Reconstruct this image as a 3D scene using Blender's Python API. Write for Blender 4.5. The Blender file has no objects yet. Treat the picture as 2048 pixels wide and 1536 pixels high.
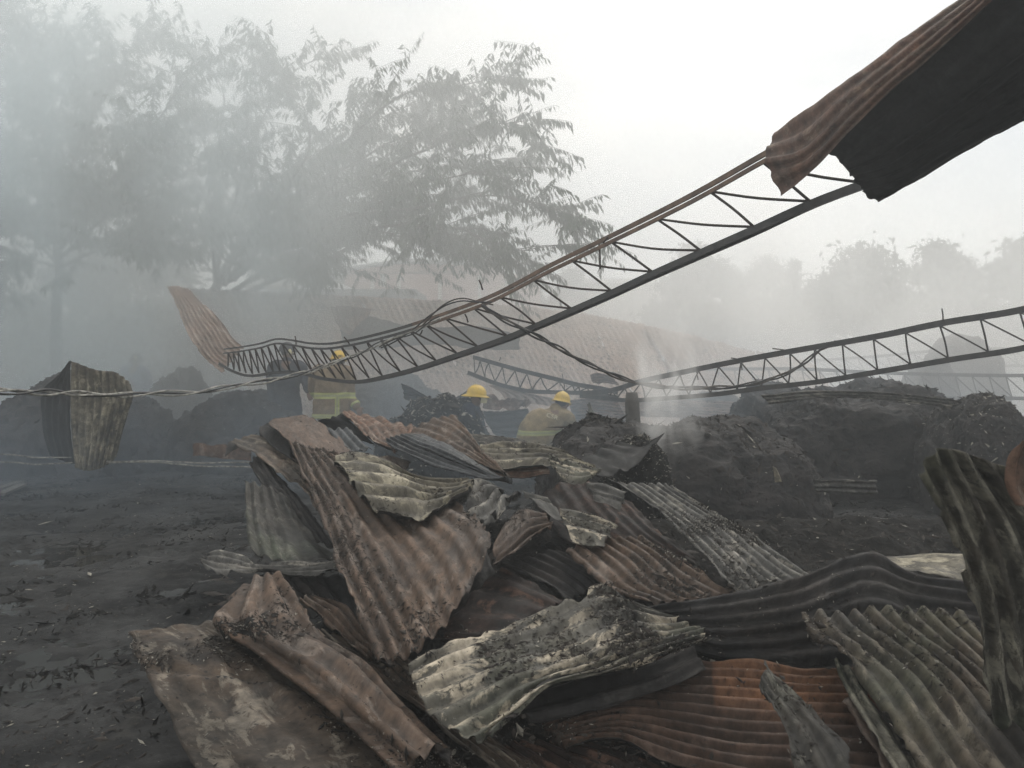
import bpy, bmesh, math, random
import numpy as np
from mathutils import Vector, Matrix, Euler
R = math.radians
random.seed(7); rng = np.random.RandomState(7)
scn = bpy.context.scene
COL = scn.collection
# ------------------------------------------------------------ camera
F = 1536.0; PITCH = R(2.0); CAMZ = 1.6
cam = bpy.data.cameras.new('camera'); camo = bpy.data.objects.new('camera', cam); COL.objects.link(camo)
camo.location = (0, 0, CAMZ); camo.rotation_euler = (R(90) - PITCH, 0, 0)
cam.sensor_width = 36.0; cam.lens = 36.0 * F / 2048.0; cam.clip_start = 0.05; cam.clip_end = 2000
scn.camera = camo
# ------------------------------------------------------------ world: overcast sky
SUN_EL, SUN_AZ = 48.0, 22.0      # behind the thin cloud, ahead and right of the camera
w = bpy.data.worlds.new('World'); scn.world = w; w.use_nodes = True
nt = w.node_tree; nt.nodes.clear()
def N(t, typ, **kw):
    n = t.nodes.new(typ)
    for k, v in kw.items():
        if k.startswith('i_'): n.inputs[k[2:].replace('_', ' ')].default_value = v
        else: setattr(n, k, v)
    return n
sky = N(nt, 'ShaderNodeTexSky', sky_type='NISHITA', sun_disc=False, sun_elevation=R(SUN_EL), sun_rotation=R(SUN_AZ))
tc = N(nt, 'ShaderNodeTexCoord')
mp = N(nt, 'ShaderNodeMapping'); mp.inputs['Scale'].default_value = (1, 1, 2.2)
nz = N(nt, 'ShaderNodeTexNoise'); nz.inputs['Scale'].default_value = 2.6; nz.inputs['Detail'].default_value = 6; nz.inputs['Roughness'].default_value = .52
cr = N(nt, 'ShaderNodeValToRGB')
cr.color_ramp.elements[0].position = .34; cr.color_ramp.elements[0].color = (4.9, 5.0, 5.0, 1)
cr.color_ramp.elements[1].position = .64; cr.color_ramp.elements[1].color = (7.5, 7.2, 6.65, 1)
mx = N(nt, 'ShaderNodeMixRGB'); mx.inputs['Fac'].default_value = .93
bg = N(nt, 'ShaderNodeBackground'); bg.inputs['Strength'].default_value = 0.1
wo = N(nt, 'ShaderNodeOutputWorld')
L = nt.links.new
L(tc.outputs['Generated'], mp.inputs['Vector']); L(mp.outputs['Vector'], nz.inputs['Vector'])
L(nz.outputs['Fac'], cr.inputs['Fac']); L(sky.outputs['Color'], mx.inputs['Color1']); L(cr.outputs['Color'], mx.inputs['Color2'])
L(mx.outputs['Color'], bg.inputs['Color']); L(bg.outputs['Background'], wo.inputs['Surface'])
sl = bpy.data.lights.new('sun', 'SUN'); sl.energy = 1.2; sl.angle = R(25); sl.color = (1, .95, .88)
so = bpy.data.objects.new('sun', sl); COL.objects.link(so)
az = R(SUN_AZ); el = R(SUN_EL)
sd = Vector((math.sin(az) * math.cos(el), math.cos(az) * math.cos(el), math.sin(el)))
so.rotation_euler = sd.to_track_quat('Z', 'Y').to_euler()
vs = scn.view_settings; vs.view_transform = 'Standard'; vs.look = 'None'; vs.exposure = 0.74; vs.gamma = 1; vs.use_curve_mapping = False
cy = scn.cycles
cy.max_bounces = 9; cy.diffuse_bounces = 3; cy.glossy_bounces = 3; cy.transmission_bounces = 4; cy.volume_bounces = 5; cy.transparent_max_bounces = 12
cy.volume_step_rate = 1.0; cy.volume_max_steps = 256
cy.use_denoising = True; cy.denoising_input_passes = 'RGB_ALBEDO_NORMAL'; cy.denoising_prefilter = 'FAST'; cy.use_adaptive_sampling = False
# ------------------------------------------------------------ helpers
cP, sP = math.cos(PITCH), math.sin(PITCH)
def P(px, py, d):
    """point at forward distance d metres from the viewpoint along a direction"""
    a = (px - 1024.0) / F; b = -(py - 768.0) / F
    dy = cP + b * sP; dz = -sP + b * cP
    t = d / dy
    return np.array((a * t, d, CAMZ + dz * t))
def PG(px, py, z=0.0):
    b = -(py - 768.0) / F; dy = cP + b * sP; dz = -sP + b * cP
    t = (z - CAMZ) / dz
    return np.array(((px - 1024.0) / F * t, dy * t, z))
def DP(py): return 1.0 / (0.167 + max(py - 700, 0) * 0 + (py - 840) * 0.000385)
_perm = rng.permutation(256); _perm = np.concatenate([_perm, _perm, _perm])
_grad = rng.normal(size=(256, 3)); _grad /= np.linalg.norm(_grad, axis=1)[:, None]
def noise3(p):
    p = np.asarray(p, float); pi = np.floor(p).astype(int); pf = p - pi; pi &= 255
    w_ = pf * pf * pf * (pf * (pf * 6 - 15) + 10)
    out = 0
    for dx in (0, 1):
        for dy in (0, 1):
            for dz in (0, 1):
                h = _perm[_perm[_perm[(pi[..., 0] + dx) & 255] + ((pi[..., 1] + dy) & 255)] + ((pi[..., 2] + dz) & 255)]
                g = _grad[h]
                dot = (g * (pf - np.array((dx, dy, dz)))).sum(-1)
                wx = w_[..., 0] if dx else 1 - w_[..., 0]
                wy = w_[..., 1] if dy else 1 - w_[..., 1]
                wz = w_[..., 2] if dz else 1 - w_[..., 2]
                out = out + dot * wx * wy * wz
    return out * 1.5
def fbm(p, oct=4, gain=.5):
    a, s, o = 1.0, 0.0, 0.0
    p = np.asarray(p, float)
    for i in range(oct):
        s = s + a * noise3(p * 2 ** i + 17.3 * i); a *= gain
    return s
def mesh_np(name, verts, quads, mats, parent=None, smooth=True, uv=None, attr=None, midx=None, ngon=4):
    me = bpy.data.meshes.new(name)
    verts = np.asarray(verts, np.float32); quads = np.asarray(quads, np.int32)
    nf, k = quads.shape
    me.vertices.add(len(verts)); me.vertices.foreach_set('co', verts.ravel())
    me.loops.add(nf * k); me.loops.foreach_set('vertex_index', quads.ravel())
    me.polygons.add(nf)
    me.polygons.foreach_set('loop_start', np.arange(0, nf * k, k, dtype=np.int32))
    me.polygons.foreach_set('loop_total', np.full(nf, k, np.int32))
    if midx is not None: me.polygons.foreach_set('material_index', np.asarray(midx, np.int32))
    me.polygons.foreach_set('use_smooth', np.full(nf, smooth, bool))
    if uv is not None:
        ul = me.uv_layers.new(name='UVMap'); ul.data.foreach_set('uv', np.asarray(uv, np.float32)[quads.ravel()].ravel())
    if attr is not None:
        for an, av in attr.items():
            at = me.attributes.new(an, 'FLOAT', 'POINT'); at.data.foreach_set('value', np.asarray(av, np.float32))
    me.update(); me.validate()
    for m in (mats if isinstance(mats, (list, tuple)) else [mats]): me.materials.append(m)
    o = bpy.data.objects.new(name, me); COL.objects.link(o)
    if parent is not None: o.parent = parent
    return o
class MB:
    """collects primitives; build() links them as one mesh"""
    def __init__(s): s.v = []; s.f = []; s.n = 0
    def add(s, vs, fs):
        s.v.append(np.asarray(vs, float)); s.f += [tuple(i + s.n for i in f) for f in fs]; s.n += len(vs)
    def tube(s, pts, r, k=6, caps=True, flat=None):
        pts = np.asarray(pts, float); n = len(pts)
        rr = np.full(n, r, float) if np.isscalar(r) else np.asarray(r, float)
        tg = np.gradient(pts, axis=0); tg /= (np.linalg.norm(tg, axis=1)[:, None] + 1e-9)
        up = np.array((0, 0, 1.0)) if abs(tg[0][2]) < .9 else np.array((1.0, 0, 0))
        a = np.cross(tg[0], up); a /= np.linalg.norm(a); vs = []
        for i in range(n):
            a = a - tg[i] * a.dot(tg[i]); a /= (np.linalg.norm(a) + 1e-9); b = np.cross(tg[i], a)
            for j in range(k):
                t = 2 * math.pi * j / k
                vs.append(pts[i] + rr[i] * (math.cos(t) * a + math.sin(t) * b))
        fs = [(i * k + j, i * k + (j + 1) % k, (i + 1) * k + (j + 1) % k, (i + 1) * k + j) for i in range(n - 1) for j in range(k)]
        if caps: fs += [tuple(range(k))[::-1], tuple((n - 1) * k + j for j in range(k))]
        s.add(vs, fs)
    def profile(s, pts, prof, upv, sc=None):
        """extrude a 2-D profile (side, up) along a polyline; upv = up hint per point or one"""
        pts = np.asarray(pts, float); n = len(pts); k = len(prof)
        tg = np.gradient(pts, axis=0); tg /= (np.linalg.norm(tg, axis=1)[:, None] + 1e-9)
        upv = np.asarray(upv, float); vs = []
        for i in range(n):
            u = upv[i] if upv.ndim == 2 else upv
            sd_ = np.cross(tg[i], u); sd_ /= np.linalg.norm(sd_); u2 = np.cross(sd_, tg[i])
            q = 1.0 if sc is None else sc[i]
            for (x, y) in prof: vs.append(pts[i] + x * q * sd_ + y * q * u2)
        fs = [(i * k + j, i * k + (j + 1) % k, (i + 1) * k + (j + 1) % k, (i + 1) * k + j) for i in range(n - 1) for j in range(k)]
        fs += [tuple(range(k))[::-1], tuple((n - 1) * k + j for j in range(k))]
        s.add(vs, fs)
    def box(s, c, d, rot=None):
        c = np.asarray(c, float); x, y, z = [q / 2 for q in d]
        vs = np.array([(i, j, k_) for i in (-x, x) for j in (-y, y) for k_ in (-z, z)])
        if rot is not None: vs = vs @ np.array(rot).T
        s.add(vs + c, [(0, 1, 3, 2), (4, 6, 7, 5), (0, 4, 5, 1), (2, 3, 7, 6), (0, 2, 6, 4), (1, 5, 7, 3)])
    def build(s, name, mat, parent=None, smooth=True):
        me = bpy.data.meshes.new(name); me.from_pydata(np.concatenate(s.v).tolist(), [], s.f)
        me.polygons.foreach_set('use_smooth', np.full(len(me.polygons), smooth, bool)); me.update()
        for m in (mat if isinstance(mat, (list, tuple)) else [mat]): me.materials.append(m)
        o = bpy.data.objects.new(name, me); COL.objects.link(o)
        if parent is not None: o.parent = parent
        return o
def tag(o, label=None, cat=None, group=None, kind=None):
    if label: o['label'] = label
    if cat: o['category'] = cat
    if group: o['group'] = group
    if kind: o['kind'] = kind
    return o
def empty(name, loc, label, cat, group=None):
    o = bpy.data.objects.new(name, None); COL.objects.link(o); o.location = [float(q) for q in loc]; o.empty_display_size = .1
    bpy.context.view_layer.update() if False else None
    return tag(o, label, cat, group)
def reparent(o, root):
    """child keeps its world placement (root has translation only)"""
    o.parent = root; o.location = Vector(o.location) - Vector(root.location); return o
def spline(pts, n):
    pts = np.asarray(pts, float); m = len(pts)
    if m == 2: t = np.linspace(0, 1, n)[:, None]; return pts[0] * (1 - t) + pts[1] * t
    e = np.vstack([2 * pts[0] - pts[1], pts, 2 * pts[-1] - pts[-2]])
    seg = np.linalg.norm(np.diff(pts[:, :3], axis=0), axis=1); cum = np.concatenate([[0], np.cumsum(seg)]); cum /= cum[-1]
    out = []
    for t in np.linspace(0, 1, n):
        i = min(max(np.searchsorted(cum, t, side='right') - 1, 0), m - 2)
        s = (t - cum[i]) / max(cum[i + 1] - cum[i], 1e-9)
        p0, p1, p2, p3 = e[i], e[i + 1], e[i + 2], e[i + 3]
        out.append(.5 * ((2 * p1) + (-p0 + p2) * s + (2 * p0 - 5 * p1 + 4 * p2 - p3) * s * s + (-p0 + 3 * p1 - 3 * p2 + p3) * s ** 3))
    return np.array(out)
# ------------------------------------------------------------ materials
def newmat(name):
    m = bpy.data.materials.new(name); m.use_nodes = True; t = m.node_tree; b = t.nodes['Principled BSDF']
    return m, t, b
def ramp(t, src, p0, p1, c0=(0, 0, 0, 1), c1=(1, 1, 1, 1)):
    r = N(t, 'ShaderNodeValToRGB'); r.color_ramp.elements[0].position = p0; r.color_ramp.elements[1].position = p1
    r.color_ramp.elements[0].color = c0; r.color_ramp.elements[1].color = c1
    t.links.new(src, r.inputs['Fac']); return r.outputs['Color']
def mixc(t, fac, a, b):
    m = N(t, 'ShaderNodeMixRGB')
    for k_, v in (('Fac', fac), ('Color1', a), ('Color2', b)):
        if hasattr(v, 'is_linked') or hasattr(v, 'links'): t.links.new(v, m.inputs[k_])
        else: m.inputs[k_].default_value = v if k_ == 'Fac' else (*v, 1)[:4]
    return m.outputs['Color']
def mth(t, op, a, b=0.0, clamp=False):
    m = N(t, 'ShaderNodeMath', operation=op, use_clamp=clamp)
    for i, v in enumerate((a, b)):
        if hasattr(v, 'links'): t.links.new(v, m.inputs[i])
        else: m.inputs[i].default_value = v
    return m.outputs[0]
def noise(t, vec, scale, detail=6, rough=.6, dist=0):
    n = N(t, 'ShaderNodeTexNoise'); n.inputs['Scale'].default_value = scale; n.inputs['Detail'].default_value = detail
    n.inputs['Roughness'].default_value = rough; n.inputs['Distortion'].default_value = dist
    t.links.new(vec, n.inputs['Vector']); return n.outputs['Fac']
def sheet_mat(name, base, second, pale=(.42, .40, .33), pale_amt=.3, soot=.35, streak=.4, speck=.4, rough=.72, stain=None, spec=.35, green=0.0, dirt=.58, mott=.8):
    """burnt corrugated steel: rust mottling, zinc flakes, soot, dirt caught in the troughs"""
    m, t, b = newmat(name); K = t.links.new
    uvn = N(t, 'ShaderNodeTexCoord'); oi = N(t, 'ShaderNodeObjectInfo')
    ofs = N(t, 'ShaderNodeVectorMath', operation='ADD'); K(uvn.outputs['UV'], ofs.inputs[0])
    sc_ = N(t, 'ShaderNodeVectorMath', operation='SCALE'); sc_.inputs['Scale'].default_value = 37.0
    cmb = N(t, 'ShaderNodeCombineXYZ'); K(oi.outputs['Random'], cmb.inputs[0]); K(oi.outputs['Random'], cmb.inputs[2]); K(cmb.outputs[0], sc_.inputs[0])
    K(sc_.outputs[0], ofs.inputs[1]); V0 = ofs.outputs[0]
    rt = N(t, 'ShaderNodeMapping'); rt.inputs['Rotation'].default_value = (.55, .75, .9); K(V0, rt.inputs['Vector']); V = rt.outputs[0]
    st = N(t, 'ShaderNodeMapping'); st.inputs['Scale'].default_value = (5.0, .8, 1); st.inputs['Rotation'].default_value = (.3, .2, .12); K(V0, st.inputs['Vector']); VS = st.outputs[0]
    col = mixc(t, ramp(t, noise(t, V, 2.2, 8, .62), .36, .62), base, second)
    dark = tuple(c * .35 for c in base)
    col = mixc(t, mth(t, 'MULTIPLY', ramp(t, noise(t, VS, 2.4, 7, .6), .42, .66), streak), col, dark)
    if green: col = mixc(t, mth(t, 'MULTIPLY', ramp(t, noise(t, V, 1.6, 4, .5), .5, .62), green), col, (.095, .115, .075))
    s2 = N(t, 'ShaderNodeMapping'); s2.inputs['Scale'].default_value = (2.1, .75, 1); s2.inputs['Rotation'].default_value = (.4, .5, .15); K(V0, s2.inputs['Vector'])
    pf = ramp(t, noise(t, s2.outputs[0], 6.5, 12, .70, .5), .60 - .24 * pale_amt, .64 - .22 * pale_amt)
    pf2 = ramp(t, noise(t, VS, 1.6, 5, .6), .38, .48)
    pfa = mth(t, 'MULTIPLY', mth(t, 'MULTIPLY', pf, pf2), min(1, pale_amt * 1.9))
    col = mixc(t, pfa, col, pale)
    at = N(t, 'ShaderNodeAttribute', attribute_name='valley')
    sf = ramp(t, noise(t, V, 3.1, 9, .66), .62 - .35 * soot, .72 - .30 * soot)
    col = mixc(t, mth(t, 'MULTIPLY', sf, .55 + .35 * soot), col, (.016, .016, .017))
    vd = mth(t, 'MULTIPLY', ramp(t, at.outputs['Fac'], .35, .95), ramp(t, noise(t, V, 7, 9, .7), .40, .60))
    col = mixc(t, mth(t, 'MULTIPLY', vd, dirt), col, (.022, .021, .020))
    sp = ramp(t, noise(t, V, 34, 6, .7), .60, .66)
    col = mixc(t, mth(t, 'MULTIPLY', sp, speck), col, (.015, .014, .013))
    sp2 = ramp(t, noise(t, V, 62, 3, .6), .70, .74)
    col = mixc(t, mth(t, 'MULTIPLY', sp2, speck * .5), col, (.38, .36, .32))
    if stain:
        # a rust stain with its own edge across the sheet (length position, colour)
        sx = N(t, 'ShaderNodeSeparateXYZ'); K(uvn.outputs['UV'], sx.inputs[0])
        e = mth(t, 'ADD', sx.outputs['Y'], mth(t, 'MULTIPLY', noise(t, V, 6, 6, .6), .07))
        f1 = ramp(t, mth(t, 'MULTIPLY', mth(t, 'SUBTRACT', e, stain[0] - .5), 1.0), .50, .515)
        e2 = mth(t, 'ADD', sx.outputs['X'], mth(t, 'MULTIPLY', noise(t, VS, 3, 5, .6), .25))
        f2 = ramp(t, e2, stain[1], stain[1] + .12, (1, 1, 1, 1), (0, 0, 0, 1))
        fs_ = mth(t, 'MULTIPLY', mth(t, 'MULTIPLY', f1, f2), .8)
        tint = mixc(t, ramp(t, noise(t, VS, 4, 6, .6), .35, .65), stain[2], tuple(c * .55 for c in stain[2]))
        col = mixc(t, fs_, col, tint)
    g1 = ramp(t, noise(t, V, 19, 9, .74), .34, .66, (.30, .30, .30, 1), (1.55, 1.55, 1.55, 1))
    g2 = ramp(t, noise(t, V, 3.7, 5, .6), .36, .64, (.78, .78, .78, 1), (1.15, 1.15, 1.15, 1))
    for g_ in (g1, g2):
        mm = N(t, 'ShaderNodeMixRGB', blend_type='MULTIPLY'); mm.inputs['Fac'].default_value = mott; K(col, mm.inputs['Color1']); K(g_, mm.inputs['Color2']); col = mm.outputs['Color']
    K(col, b.inputs['Base Color'])
    rr = ramp(t, noise(t, V, 8, 5, .6), .3, .7, (rough - .14,) * 3 + (1,), (min(rough + .16, 1),) * 3 + (1,)); K(rr, b.inputs['Roughness'])
    b.inputs['Specular IOR Level'].default_value = spec
    bp = N(t, 'ShaderNodeBump'); bp.inputs['Strength'].default_value = .8; bp.inputs['Distance'].default_value = .005
    hh = mth(t, 'ADD', mth(t, 'MULTIPLY', noise(t, V, 45, 6, .7), .7), mth(t, 'ADD', mth(t, 'MULTIPLY', pfa, .35), mth(t, 'MULTIPLY', noise(t, V, 9, 4, .6), .35)))
    K(hh, bp.inputs['Height']); K(bp.outputs[0], b.inputs['Normal'])
    return m
def simple_mat(name, c1, c2=None, scale=6, rough=.8, spec=.3, bump=.3, dist=.01, metallic=0, detail=8, coord='Object'):
    m, t, b = newmat(name); K = t.links.new
    tcn = N(t, 'ShaderNodeTexCoord'); V = tcn.outputs[coord]
    c2 = c2 or tuple(x * .6 for x in c1)
    K(mixc(t, ramp(t, noise(t, V, scale, detail, .62), .36, .64), c1, c2), b.inputs['Base Color'])
    b.inputs['Roughness'].default_value = rough; b.inputs['Specular IOR Level'].default_value = spec; b.inputs['Metallic'].default_value = metallic
    if bump:
        bp = N(t, 'ShaderNodeBump'); bp.inputs['Strength'].default_value = bump; bp.inputs['Distance'].default_value = dist
        K(noise(t, V, scale * 4, 6, .65), bp.inputs['Height']); K(bp.outputs[0], b.inputs['Normal'])
    return m
M = {}
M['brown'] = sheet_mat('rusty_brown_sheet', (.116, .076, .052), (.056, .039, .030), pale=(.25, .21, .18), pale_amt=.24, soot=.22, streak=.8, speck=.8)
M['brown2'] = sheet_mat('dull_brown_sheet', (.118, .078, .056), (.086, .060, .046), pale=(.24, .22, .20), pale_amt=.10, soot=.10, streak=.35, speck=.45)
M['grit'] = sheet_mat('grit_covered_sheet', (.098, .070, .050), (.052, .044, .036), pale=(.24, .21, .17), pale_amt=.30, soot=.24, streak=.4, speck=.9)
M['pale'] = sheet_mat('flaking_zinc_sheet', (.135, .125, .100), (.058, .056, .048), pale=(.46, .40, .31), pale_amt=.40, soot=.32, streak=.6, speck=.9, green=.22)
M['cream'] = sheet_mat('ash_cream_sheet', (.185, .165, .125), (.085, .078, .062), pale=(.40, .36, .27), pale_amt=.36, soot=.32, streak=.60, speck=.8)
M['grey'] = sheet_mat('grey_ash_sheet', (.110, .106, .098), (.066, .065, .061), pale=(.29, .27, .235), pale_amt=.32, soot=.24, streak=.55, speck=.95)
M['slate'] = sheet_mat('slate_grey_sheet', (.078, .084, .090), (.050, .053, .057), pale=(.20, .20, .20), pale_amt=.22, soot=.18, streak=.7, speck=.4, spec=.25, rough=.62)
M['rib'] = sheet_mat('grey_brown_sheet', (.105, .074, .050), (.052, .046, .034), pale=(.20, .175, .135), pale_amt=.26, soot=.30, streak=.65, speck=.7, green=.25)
M['dark'] = sheet_mat('soot_and_shade_sheet', (.024, .024, .025), (.040, .034, .031), pale=(.09, .088, .08), pale_amt=.18, soot=.5, streak=.5, speck=.3, spec=.2)  # soot tone, also used where a dark sheet stands in for shadow
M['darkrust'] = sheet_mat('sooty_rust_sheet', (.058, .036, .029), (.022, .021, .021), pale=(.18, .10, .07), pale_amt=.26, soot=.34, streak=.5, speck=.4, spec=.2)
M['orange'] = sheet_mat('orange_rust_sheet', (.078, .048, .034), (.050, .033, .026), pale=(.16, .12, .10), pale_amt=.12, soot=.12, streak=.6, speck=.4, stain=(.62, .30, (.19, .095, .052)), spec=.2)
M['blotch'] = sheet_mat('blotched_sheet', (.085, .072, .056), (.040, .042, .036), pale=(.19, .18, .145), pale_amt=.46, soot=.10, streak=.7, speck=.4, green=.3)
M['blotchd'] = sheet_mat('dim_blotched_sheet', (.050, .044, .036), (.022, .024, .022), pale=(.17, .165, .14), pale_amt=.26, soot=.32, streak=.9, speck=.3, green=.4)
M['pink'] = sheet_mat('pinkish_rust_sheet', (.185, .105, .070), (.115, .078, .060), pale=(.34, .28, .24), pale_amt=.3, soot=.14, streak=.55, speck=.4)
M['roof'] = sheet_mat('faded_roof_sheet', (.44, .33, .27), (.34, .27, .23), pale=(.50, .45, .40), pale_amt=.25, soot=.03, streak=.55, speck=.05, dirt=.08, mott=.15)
M['under'] = sheet_mat('soot_and_shade_underside', (.010, .011, .012), (.016, .016, .016), pale=(.04, .04, .04), pale_amt=.1, soot=.5, streak=.3, speck=.1, spec=.12)  # black colour holds both the soot and the lack of light underneath
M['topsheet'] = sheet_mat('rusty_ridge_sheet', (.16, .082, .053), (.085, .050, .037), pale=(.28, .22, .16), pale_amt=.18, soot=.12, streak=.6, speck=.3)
M['char'] = simple_mat('charred_mass', (.007, .007, .007), (.024, .022, .020), 9, .9, .15, 1.0, .05)
M['bale'] = simple_mat('charred_bale', (.014, .0145, .016), (.040, .035, .034), 7, .8, .35, .9, .03)
M['steel'] = simple_mat('sooty_steel', (.028, .030, .033), (.055, .052, .050), 14, .5, .5, .3, .003)
M['steelrust'] = simple_mat('rusty_steel', (.19, .125, .088), (.10, .070, .055), 9, .62, .4, .4, .003)
M['post'] = simple_mat('scorched_post', (.05, .05, .05), (.10, .095, .09), 5, .85, .3, .5, .01)
M['rebar'] = simple_mat('rebar_rust', (.050, .036, .030), (.03, .025, .024), 30, .7, .3, .4, .002)
M['flake'] = simple_mat('burnt_flake', (.020, .019, .018), (.05, .043, .038), 5, .9, .2, 0)
M['ash'] = simple_mat('pale_ash_flake', (.34, .32, .28), (.16, .15, .13), 3, .9, .2, 0)
HAZE_D = 0.009; SMOKE = True
# ------------------------------------------------------------ sheet builder
def recenter(o, at=None):
    me = o.data; n = len(me.vertices); co = np.empty(n * 3, np.float32); me.vertices.foreach_get('co', co); co = co.reshape(-1, 3)
    c = np.array(at, np.float32) if at is not None else np.array((co[:, 0].mean(), co[:, 1].mean(), co[:, 2].min()), np.float32)
    me.vertices.foreach_set('co', (co - c).ravel()); me.update(); o.location = Vector([float(q) for q in c]) + Vector(o.location)
    return o
def cr_mat(n_ctrl, t):
    """Catmull-Rom weights, t in [0, n_ctrl-1]"""
    W = np.zeros((len(t), n_ctrl))
    for k, tt in enumerate(t):
        i = min(int(tt), n_ctrl - 2) if n_ctrl > 1 else 0
        s = tt - i
        ws = (.5 * (-s + 2 * s * s - s ** 3), .5 * (2 - 5 * s * s + 3 * s ** 3), .5 * (s + 4 * s * s - 3 * s ** 3), .5 * (-s * s + s ** 3))
        for j, wj in zip((i - 1, i, i + 1, i + 2), ws):
            if j < 0: W[k, 0] += 2 * wj; W[k, 1] -= wj
            elif j > n_ctrl - 1: W[k, -1] += 2 * wj; W[k, -2] -= wj
            else: W[k, j] += wj
    return W
def resample(pts, n):
    pts = np.asarray(pts, float)
    if len(pts) == n: return pts
    return np.array([[np.interp(t, np.linspace(0, 1, len(pts)), pts[:, c]) for c in range(3)] for t in np.linspace(0, 1, n)])
flake_pts = []
def sheet(ctrl, mat, label, ribs=9, amp=.008, dd=0.0, D=None, tear=.02, crumple=.012, flat=.35, nu=7, nv=64, parent=None,
          name='corrugated_sheet', group='burnt corrugated roofing sheets in the heap', flakes=0, back=None, holes=0, cat='roofing sheet', pinch=1.0, seed=0, tag_it=True, big=0, pale_fl=.12, curl=1.0, tears=None):
    """ctrl: rows along the ribs, each row a list of (px, py[, dd]) across them; dd = fraction nearer (-) or farther (+) than the heap's slope"""
    nc = max(len(r) for r in ctrl)
    W3 = []
    for r in ctrl:
        row = []
        for p in r:
            q = p[2] if len(p) > 2 else 0.0
            d = (D if D is not None else DP(p[1])) * (1 + dd + q)
            row.append(P(p[0], p[1], d))
        W3.append(resample(row, nc))
    W3 = np.array(W3)                                   # [nr, nc, 3]
    nr = len(W3)
    NU = max(int(ribs * nu), 8 if ribs else 20) + 1; NV = nv + 1
    sd_ = 11.7 * (seed + len(bpy.data.objects) % 97)
    mid = W3[:, nc // 2]; seg = np.linalg.norm(np.diff(mid, axis=0), axis=1); cum = np.concatenate([[0], np.cumsum(seg)])
    Ltot = cum[-1]; Wd = np.mean([np.linalg.norm(np.diff(r, axis=0), axis=1).sum() for r in W3])
    u = np.linspace(0, 1, NU); v = np.linspace(0, 1, NV)
    U, V = np.meshgrid(u, v)                            # [NV, NU]
    vl = V * Ltot; ul = U * Wd
    def edge(c, off): return np.maximum(0, fbm(np.stack([c * 5 + off, c * 0 + sd_, c * 0 + off], -1), 4, .6) + .12)
    eL, eR = edge(vl, 3.1), edge(vl, 51.7); eB, eT = edge(ul, 91.3), edge(ul, 133.1)
    tu, tv = tear / max(Wd, .1), tear / max(Ltot, .1)
    if tears:
        eL, eR, eB, eT = eL * tears[0], eR * tears[1], eB * tears[2], eT * tears[3]
    U2 = U * (1 - tu * (eL + eR)) + tu * eL; V2 = V * (1 - tv * 1.5 * (eB + eT)) + tv * 1.5 * eB
    # bilinear lookup of a fine surface table
    fu, fv = 61, 121
    Wu = cr_mat(nc, np.linspace(0, nc - 1, fu)); tvs = np.interp(np.linspace(0, Ltot, fv), cum, np.arange(nr)); Wv = cr_mat(nr, tvs)
    S = np.einsum('vr,rcx,uc->vux', Wv, W3, Wu)
    gu = np.clip(U2, 0, 1) * (fu - 1); gv = np.clip(V2, 0, 1) * (fv - 1)
    iu = np.minimum(gu.astype(int), fu - 2); iv = np.minimum(gv.astype(int), fv - 2); a = (gu - iu)[..., None]; b = (gv - iv)[..., None]
    Q = S[iv, iu] * (1 - a) * (1 - b) + S[iv, iu + 1] * a * (1 - b) + S[iv + 1, iu] * (1 - a) * b + S[iv + 1, iu + 1] * a * b
    du = np.gradient(Q, axis=1); dv = np.gradient(Q, axis=0); nrm = np.cross(du, dv); nrm /= (np.linalg.norm(nrm, axis=-1)[..., None] + 1e-12)
    ctr = Q.reshape(-1, 3).mean(0); tocam = np.array((0, 0, CAMZ)) - ctr
    if (nrm.reshape(-1, 3).mean(0)).dot(tocam) < 0: nrm = -nrm; flip = True
    else: flip = False
    uvn = np.stack([U2 * Wd, V2 * Ltot, U2 * 0 + sd_], -1)
    RM = np.array(Euler((.7, .5, .6)).to_matrix()); uvr = uvn @ RM.T
    big_n = fbm(uvn * np.array((2.2, 1.3, 1)), 3)
    phase = U2 * ribs + .16 * noise3(uvn * 1.7 + 5)
    pres = np.clip(1 - flat * np.clip(fbm(uvn * 1.4 + 40, 3) * 2.2 + .15, 0, 1), 0, 1)
    wave = np.clip(1.45 * np.sin(2 * np.pi * phase), -1, 1) if ribs else U2 * 0
    disp = amp * wave * pres + crumple * big_n + crumple * .22 * fbm(uvr * 7.0 + 9, 3)
    cz = crumple / .012
    for ks, (fx, fy) in enumerate(((2.2, 1.1), (1.2, 2.6), (4.5, 2.2))):          # sharp folds and dents
        cn = np.abs(noise3((uvn * np.array((fx, fy, 1))) @ RM.T + 70 + 9 * ks)); disp += cz * (.008, .0045, .0012)[ks] * np.clip(1 - cn / .16, 0, 1) * np.sign(noise3(uvn * .9 + 30 * ks) + .1)
    # edge curl and dents near the rim
    rim = np.minimum.reduce([U, 1 - U]) * Wd; rimv = np.minimum(V, 1 - V) * Ltot
    disp += curl * .018 * np.exp(-rim / .035) * noise3(uvn * 6 + 33) + curl * .022 * np.exp(-rimv / .04) * noise3(uvn * 8 + 63)
    Q = Q + nrm * disp[..., None]
    du = np.gradient(Q, axis=1); dv = np.gradient(Q, axis=0); n2 = np.cross(du, dv); n2 /= (np.linalg.norm(n2, axis=-1)[..., None] + 1e-12)
    if flip: n2 = -n2
    nvtx = NU * NV
    idx = np.arange(nvtx).reshape(NV, NU)
    q = np.stack([idx[:-1, :-1], idx[:-1, 1:], idx[1:, 1:], idx[1:, :-1]], -1).reshape(-1, 4)
    keep = np.ones(len(q), bool)
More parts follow.
